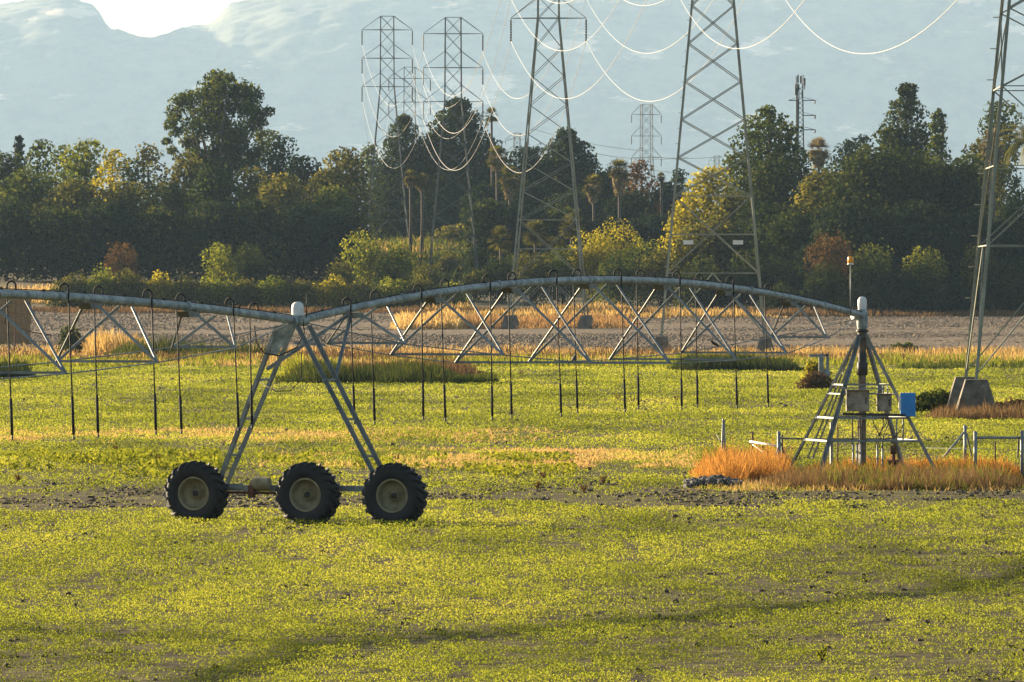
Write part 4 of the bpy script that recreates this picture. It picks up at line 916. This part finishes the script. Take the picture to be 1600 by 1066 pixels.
fpost(FR, 1524, 180, 674, .05); fpost(FR, 1597, 182, 673, .05); frail(FR, P(1526, 684, 180), P(1592, 684, 182), .035); frail(FR, P(1592, 684, 182), P(1700, 686, 184), .035)
frail(FR, P(1592, 684, 182), P(1590, 715, 183), .025, name='brace')
frail(FR, P(1440, 700, 186), P(1700, 704, 184), .006, name='wire')
t = thing('orange_marker', 'small orange tag hanging left of the left fence post', 'marker', P(1201, 712, 187))
MB().add([(-.06, 0, .12), (.0, .01, .13), (.08, 0, -.12), (.02, .01, -.14), (-.06, .02, .12), (.0, .03, .13), (.08, .02, -.12), (.02, .03, -.14)], [(0, 1, 2, 3), (4, 7, 6, 5), (0, 4, 5, 1), (1, 5, 6, 2), (2, 6, 7, 3), (3, 7, 4, 0)]).build('tag', M['amber'], t)
MB().tube([(-.05, .01, .12), (-.3, .1, .34)], .006, 5).build('string', M['hose'], t)
# water outlet post beyond
t = thing('water_outlet_post', 'grey inverted L shaped water outlet behind the brown dry bush', 'water outlet', gp(1284, 370))
fr = lambda x, y: inf(t, P(x, y, 370))
MB().bar(fr(1283, 612), fr(1283, 553), .26, .26).build('post', M['galv'], t); MB().bar(fr(1293, 590), fr(1293, 553), .16, .16).build('side_pipe', M['galv'], t)
MB().bar(fr(1264, 556), fr(1294, 555), .16, .14).build('top_arm', M['galv'], t); MB().lathe([(.16, -.25), (.2, 0), (.1, .2)], fr(1292, 582), 'Z', 12).build('valve', M['galv'], t)

# ------------------------------------------------------------------ birds on the truss rods
def bird(label, pos, rz):
    t = thing('bird', label, 'bird', pos, rz); b = MB()
    b.tube([(-.15, 0, -.01), (-.09, 0, .035), (-.03, 0, .06), (.03, 0, .085), (.065, 0, .12), (.085, 0, .145), (.105, 0, .142), (.128, 0, .135)], [.006, .022, .042, .043, .030, .026, .018, .003], 12)
    b.build('body', M['bird'], t)
    for s in (-1, 1): MB().tube([(.04, s * .035, .085), (-.03, s * .042, .05), (-.13, s * .02, .0)], [.012, .024, .004], 8).build('wing', M['bird'], t)
    MB().box((-.17, 0, -.02), (.09, .03, .008), 0, Matrix.Rotation(.3, 3, 'Y')).build('tail', M['bird'], t)
    for s in (-1, 1): MB().tube([(0, s * .014, .03), (.005, s * .014, -.012)], .004, 5).build('leg', M['dark'], t)
def chord(s, nodes, sg, zf):
    """point on the lower truss rod"""
    a = [(.1, 0, zf(.1) - .08)] + list(nodes)
    for (s0, w0, z0), (s1, w1, z1) in zip(a, a[1:]):
        if s0 <= s <= s1: f = (s - s0) / (s1 - s0); l = Vector((sg * (w0 + (w1 - w0) * f) / 2, s, z0 + (z1 - z0) * f + .014)); l.rotate(Matrix.Rotation(ROT, 3, 'Z')); return l + Vector((BX, BY, 0))
RN = [(4, 1.9, 3.85), (9, 2.8, 3.56), (14, 3.45, 3.33), (19.3, 3.7, 3.28), (24.8, 3.4, 3.31), (29.6, 2.9, 3.44), (35, 1.6, 3.81)]
bird('small dark bird perched on the far truss rod before the large pylon footing', chord(31.6, RN, -1, zr) + Vector((0, 0, .012)), PI + .3)
bird('small dark bird perched low on the middle of the truss', chord(13.0, RN, 1, zr) + Vector((0, 0, .012)), 1.2)

# ------------------------------------------------------------------ pylons
def pylon(label, px, D, zlow, mname, rz=0, z0=None, half=4.2, foot=True, sc=1.0, insL=2.6, bar_=.14, ins_l='insul', name='lattice_pylon', wtop=2.35, slope=.184, sign=False, steps=False, box=False):
    X = PX(px, D); z0 = gzf(X, D) if z0 is None else z0; zl_ = zlow - z0
    bar_ *= .72; t = thing(name, label, 'pylon', (X, D, z0), rz); ft = 1.55 if foot else .05
    wid = lambda z: wtop + max(0, (zl_ - z)) * slope - max(0, z - zl_) * .012
    top = zl_ + (9.6 + 2.3) * sc
    zs = [zl_]; d = 3.2 * sc
    for q in (3.3, 3.2, 3.2, 3.2, 3.2, 3.2, 3.2, 6.5, 6.0):
        if zs[-1] - q * sc < ft + 2: break
        zs.append(zs[-1] - q * sc)
    zs.append(ft); zs = zs[::-1]; low = list(zs)
    up = [zl_ + 2.4 * sc, zl_ + 4.8 * sc, zl_ + 7.2 * sc, zl_ + 9.6 * sc, top]; zs += up
    cr = lambda sx, sy, z: Vector((sx * wid(z) / 2, sy * wid(z) / 2, z))
    C4 = ((-1, -1), (1, -1), (1, 1), (-1, 1))
    for sx, sy in C4:
        b = MB(); b.bar(cr(sx, sy, ft), cr(sx, sy, zl_), bar_ * 1.5, bar_ * 1.5, L=True); b.bar(cr(sx, sy, zl_), cr(sx, sy, top), bar_ * 1.1, bar_ * 1.1, L=True)
        if steps and (sx, sy) == (-1, 1):
            z = ft + 2
            while z < zl_: p = cr(sx, sy, z); b.tube([p, p + Vector((-.32, .0, 0))], .022, 5); z += 1.3
        b.build('leg', M[mname], t)
    b = MB()
    for i in range(len(zs) - 1):
        for q in range(4):
            A = C4[q]; B2 = C4[(q + 1) % 4]
            if i == 0:
                m = (cr(*A, zs[1]) + cr(*B2, zs[1])) / 2
                b.bar(cr(*A, zs[0] + .2), m, bar_ * .6, bar_ * .6); b.bar(cr(*B2, zs[0] + .2), m, bar_ * .6, bar_ * .6)
            else:
                b.bar(cr(*A, zs[i]), cr(*B2, zs[i + 1]), bar_ * .62, bar_ * .62, L=True); b.bar(cr(*B2, zs[i]), cr(*A, zs[i + 1]), bar_ * .62, bar_ * .62, L=True)
    b.build('lattice_bracing', M[mname], t)
    hz = [zs[1], zs[2], (zs[1] + zs[2]) / 2, top] if len(low) > 4 else [zs[1], top]
    for z in hz:
        b = MB()
        for q in range(4): b.bar(cr(*C4[q], z), cr(*C4[(q + 1) % 4], z), bar_ * .5, bar_ * .5)
        b.build('horizontal_tie', M[mname], t)
    for lv in range(3):
        z = zl_ + 4.8 * sc * lv; zu = z + 2.35 * sc
        for s in (-1, 1):
            b = MB(); tip = Vector((s * half, 0, z))
            for sy in (-1, 1):
                b.bar(cr(s, sy, z), tip, bar_ * .75, bar_ * .75, L=True); b.bar(cr(s, sy, min(zu, top)), tip + Vector((0, 0, .04)), bar_ * .55, bar_ * .55)
            b.bar(cr(s, -1, z), cr(s, 1, z), bar_ * .6); b.bar(cr(-s, -1, z), cr(s, -1, z), bar_ * .7); b.bar(cr(-s, 1, z), cr(s, 1, z), bar_ * .7)
            b.build('cross_arm', M[mname], t)
            i_ = MB(); n = 9; pts = []; rs = []
            for k in range(n):
                q = k / (n - 1); pts += [tip - Vector((0, 0, .1 + q * (insL - .2))), tip - Vector((0, 0, .1 + q * (insL - .2) + .08))]; rs += [.13, .05]
            i_.tube(pts, rs, 8); i_.build('insulator', M[ins_l if s < 0 else 'insul'], t)
    if foot:
        for sx, sy in C4:
            b = MB(); c = cr(sx, sy, ft); b.lathe([(1.36, -.3), (1.30, 0), (.62, ft), (.001, ft + .002)], (c.x, c.y, 0), 'Z', 4, False)
            o = b.build('concrete_footing', M['conc2'], t)
            me = o.data; a = R(45); cs, sn = math.cos(a), math.sin(a)
            for v in me.vertices: x, y = v.co.x - c.x, v.co.y - c.y; v.co.x = c.x + x * cs - y * sn; v.co.y = c.y + x * sn + y * cs
    if sign:
        for s in sign: MB().box((s * wid(zs[2 if sign == (-1, 1) else 1]) * .32, -wid(6) / 2 - .12, sign_z), (.85, .05, .36)).build('warning_sign', M['white'], t)
    if box:
        p = cr(-1, -1, P(0, 352, D).z - z0); MB().box(p + Vector((-.1, -.2, .6)), (1.3, 1.0, .12), 0, Matrix.Rotation(.5, 3, 'X')).build('solar_panel', M['dark'], t)
        MB().box(p + Vector((-.15, -.2, -.55)), (.75, .5, 1.2)).build('equipment_box', M['white'], t)
    return t
sign_z = 9.45
pylon('large lattice pylon in front of the yellow cottonwood, two small signs on its lower ties', 1114, 565, 35.9, 'pylon', R(-1.5), sign=(-1, 1), steps=True, bar_=.17)
sign_z = 3.3
pylon('nearest lattice pylon, its left legs on a concrete footing at the right edge', 1682, 277, 36.0, 'pylon', R(-1.1), steps=True, bar_=.125, sign=(-.62,))
sign_z = 7
pylon('middle lattice pylon on two visible concrete footings', 857, 750, 36.0, 'pylon', R(-3), bar_=.15)
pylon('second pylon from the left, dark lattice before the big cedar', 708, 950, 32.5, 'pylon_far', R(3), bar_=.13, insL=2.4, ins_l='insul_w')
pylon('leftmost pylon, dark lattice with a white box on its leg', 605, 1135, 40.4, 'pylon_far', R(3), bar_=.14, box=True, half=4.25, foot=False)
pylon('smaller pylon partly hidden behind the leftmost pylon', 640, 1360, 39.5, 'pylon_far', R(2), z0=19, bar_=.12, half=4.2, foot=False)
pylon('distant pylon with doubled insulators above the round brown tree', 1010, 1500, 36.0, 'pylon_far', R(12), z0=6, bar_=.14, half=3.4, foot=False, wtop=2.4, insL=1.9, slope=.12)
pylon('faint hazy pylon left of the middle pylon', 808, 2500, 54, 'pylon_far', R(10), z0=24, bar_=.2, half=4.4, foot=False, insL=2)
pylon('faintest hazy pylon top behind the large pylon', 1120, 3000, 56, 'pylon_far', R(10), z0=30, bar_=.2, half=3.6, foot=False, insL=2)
# telecom mast carrying antennas, power arms on one side
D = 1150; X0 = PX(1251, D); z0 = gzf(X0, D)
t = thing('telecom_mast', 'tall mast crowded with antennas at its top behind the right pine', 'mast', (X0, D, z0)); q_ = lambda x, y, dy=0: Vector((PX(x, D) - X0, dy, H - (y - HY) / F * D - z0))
b = MB()
for x in (1246.5, 1254): 
    for dy in (-.4, .4): b.bar(q_(x + (3 if x > 1250 else -3), 330, dy * 4), q_(x, 130, dy), .16)
for k in range(26):
    y0 = 330 - 7.5 * k; b.bar(q_(1246.5, y0), q_(1254, y0 - 7.5), .08); b.bar(q_(1254, y0), q_(1246.5, y0 - 7.5), .08)
b.build('lattice_shaft', M['pylon_far'], t); MB().bar(q_(1245.5, 235), q_(1246.5, 132), .55, .4).build('cable_bundle', M['pylon_far'], t)
for y in (157, 180.5, 203):
    for s, e in ((1254, 1274), (1246, 1232)):
        if s == 1246 and y > 160: continue
        b = MB(); b.bar(q_(s, y), q_(e, y), .16); b.bar(q_(s, y - 5), q_(e, y), .07); b.build('cross_arm', M['pylon_far'], t)
        if e > 1260: MB().tube([q_(e, y), q_(e - 1, y + 5)], .12, 6).build('insulator', M['insul'], t)
for k, (x, y, dy) in enumerate([(1244, 126, -.8), (1247, 123, .6), (1251, 125, -.9), (1255, 123, .5), (1257, 128, -.6), (1244, 137, .8), (1248, 149, -.7), (1254, 147, .7), (1243.5, 143, -.4), (1257, 134, .7)]):
    MB().box(q_(x, y, dy), (.32, .22, 1.3)).build('antenna_panel', M['pylon_far' if k % 3 else 'insul_w'], t)

# ------------------------------------------------------------------ conductors
TW = {5: (PX(1682, 277), 277, 36.0, R(-1.8)), 4: (PX(1114, 565), 565, 35.9, R(-1.5)), 3: (PX(857, 750), 750, 36.0, R(-3)), 2: (PX(708, 950), 950, 32.5, R(3)), 1: (PX(605, 1135), 1135, 40.4, R(3)), 0: (PX(640, 1360), 1360, 39.5, R(2))}
def tip(k, s, lv): x, y, z, a = TW[k]; return Vector((x + s * 4.2 * math.cos(a), y + s * 4.2 * math.sin(a), z + 4.8 * lv - 2.6))
nm = {(5, 4): 'between nearest and large pylons', (4, 3): 'between large and middle pylons', (3, 2): 'between middle and second pylons', (2, 1): 'between second and leftmost pylons', (1, 0): 'behind the leftmost pylon'}
def wire(a, b_, sag, r, label, group):
    pts = []; n = 48
    for i in range(n + 1):
        f = i / n; p = a.lerp(b_, f); p.z -= 4 * sag * f * (1 - f); pts.append(p)
    o = a.copy(); m = MB(); m.tube([p - o for p in pts], r, 6); w_ = m.build('power_line', M['wire'], None); w_.location = o
    tag(w_, label, 'power line', group)
for (a, b_, sag, r) in ((5, 4, 12.5, .020), (4, 3, 9.0, .023), (3, 2, 10.6, .025), (2, 1, 9.0, .021), (1, 0, 9.0, .018)):
    for s in (-1, 1):
        for lv in range(3):
            lb = 'pale sagging conductor %s, %s side, %s of three' % (nm[(a, b_)], 'left' if s < 0 else 'right', ['lowest', 'middle', 'highest'][lv])
            wire(tip(a, s, lv), tip(b_, s, lv), sag * (1 + .015 * s), r, lb, 'pale power line conductors')
far_l = [((735, 232), (835, 202), 'rising to the faint hazy pylon from the left'), ((835, 202), (1010, 236), 'falling from the faint hazy pylon to the right'),
         ((930, 240), (1075, 246), 'above the brown skirted palm'), ((1000, 262), (1130, 268), 'low behind the left leg of the large pylon'), ((1010, 244), (1160, 240), 'crossing behind the large pylon')]
for (p, q, lb) in far_l: wire(P(p[0], p[1], 2300), P(q[0], q[1], 2300), 1.2, .10, 'faint pale distant line ' + lb, 'faint distant power lines')

# ------------------------------------------------------------------ stacked hay bales at the left edge
k_ = 0
names_r = ['bottom', 'second', 'third', 'fourth', 'top']
for cidx in range(2):
    for r_ in range(5):
        D = 640; xr = PX(48, D) - cidx * 2.42; z0 = gzf(xr, D)
        b = MB(); W_, Dp, Hh = 2.38, 1.2, .94; seg = 6; g = np.random.default_rng(100 + k_)
        vs = []; n_ = 9
        o = thing('hay_bale', '%s hay bale of the %s column in the stack at the left edge' % (names_r[r_], 'right' if cidx == 0 else 'left'), 'hay bale', (xr - W_ / 2 + g.normal() * .05, D, z0 + r_ * .95), 0, 'stacked hay bales')
        b.box((0, 0, Hh / 2), (W_, Dp, Hh)); h_ = b.build('bale', M['hay'], o)
        md = h_.modifiers.new('bevel', 'BEVEL'); md.width = .09; md.segments = 3
        s_ = MB()
        for q in range(4): s_.box((-.85 + q * .57, -.605, Hh / 2), (.03, .01, Hh * .9))
        s_.build('twine', M['rust'], o); k_ += 1
t = thing('drawbar_frame', 'thin dark bent metal frame beside the hay stack', 'farm frame', gp(40, 560)); 
MB().tube([inf(t, P(22, 555, 560)), inf(t, P(24, 510, 560)), inf(t, P(50, 519, 560)), inf(t, P(80, 524, 560))], .05, 6).build('frame_tube', M['rust'], t)
MB().tube([inf(t, P(18, 557, 540)), inf(t, P(32, 545, 540))], .05, 6).build('brace', M['rust'], t)

# ------------------------------------------------------------------ haze: one closed box of thin air
b = MB(); b.box((400, 12900, 798), (15500, 28000, 1600)); hz = b.build('haze', None or M['dome'], None); hz.data.materials.clear()
hm = bpy.data.materials.new('haze_air'); hm.use_nodes = True; n = hm.node_tree; n.nodes.clear()
ho = n.nodes.new('ShaderNodeOutputMaterial'); pvn = n.nodes.new('ShaderNodeVolumePrincipled')
pvn.inputs['Color'].default_value = (.45, .66, .94, 1); pvn.inputs['Density'].default_value = 0.000035; pvn.inputs['Anisotropy'].default_value = 0.15
n.links.new(pvn.outputs[0], ho.inputs['Volume']); hz.data.materials.append(hm); tag(hz, kind='stuff')
hz['label'] = 'thin pale air haze over the whole valley'
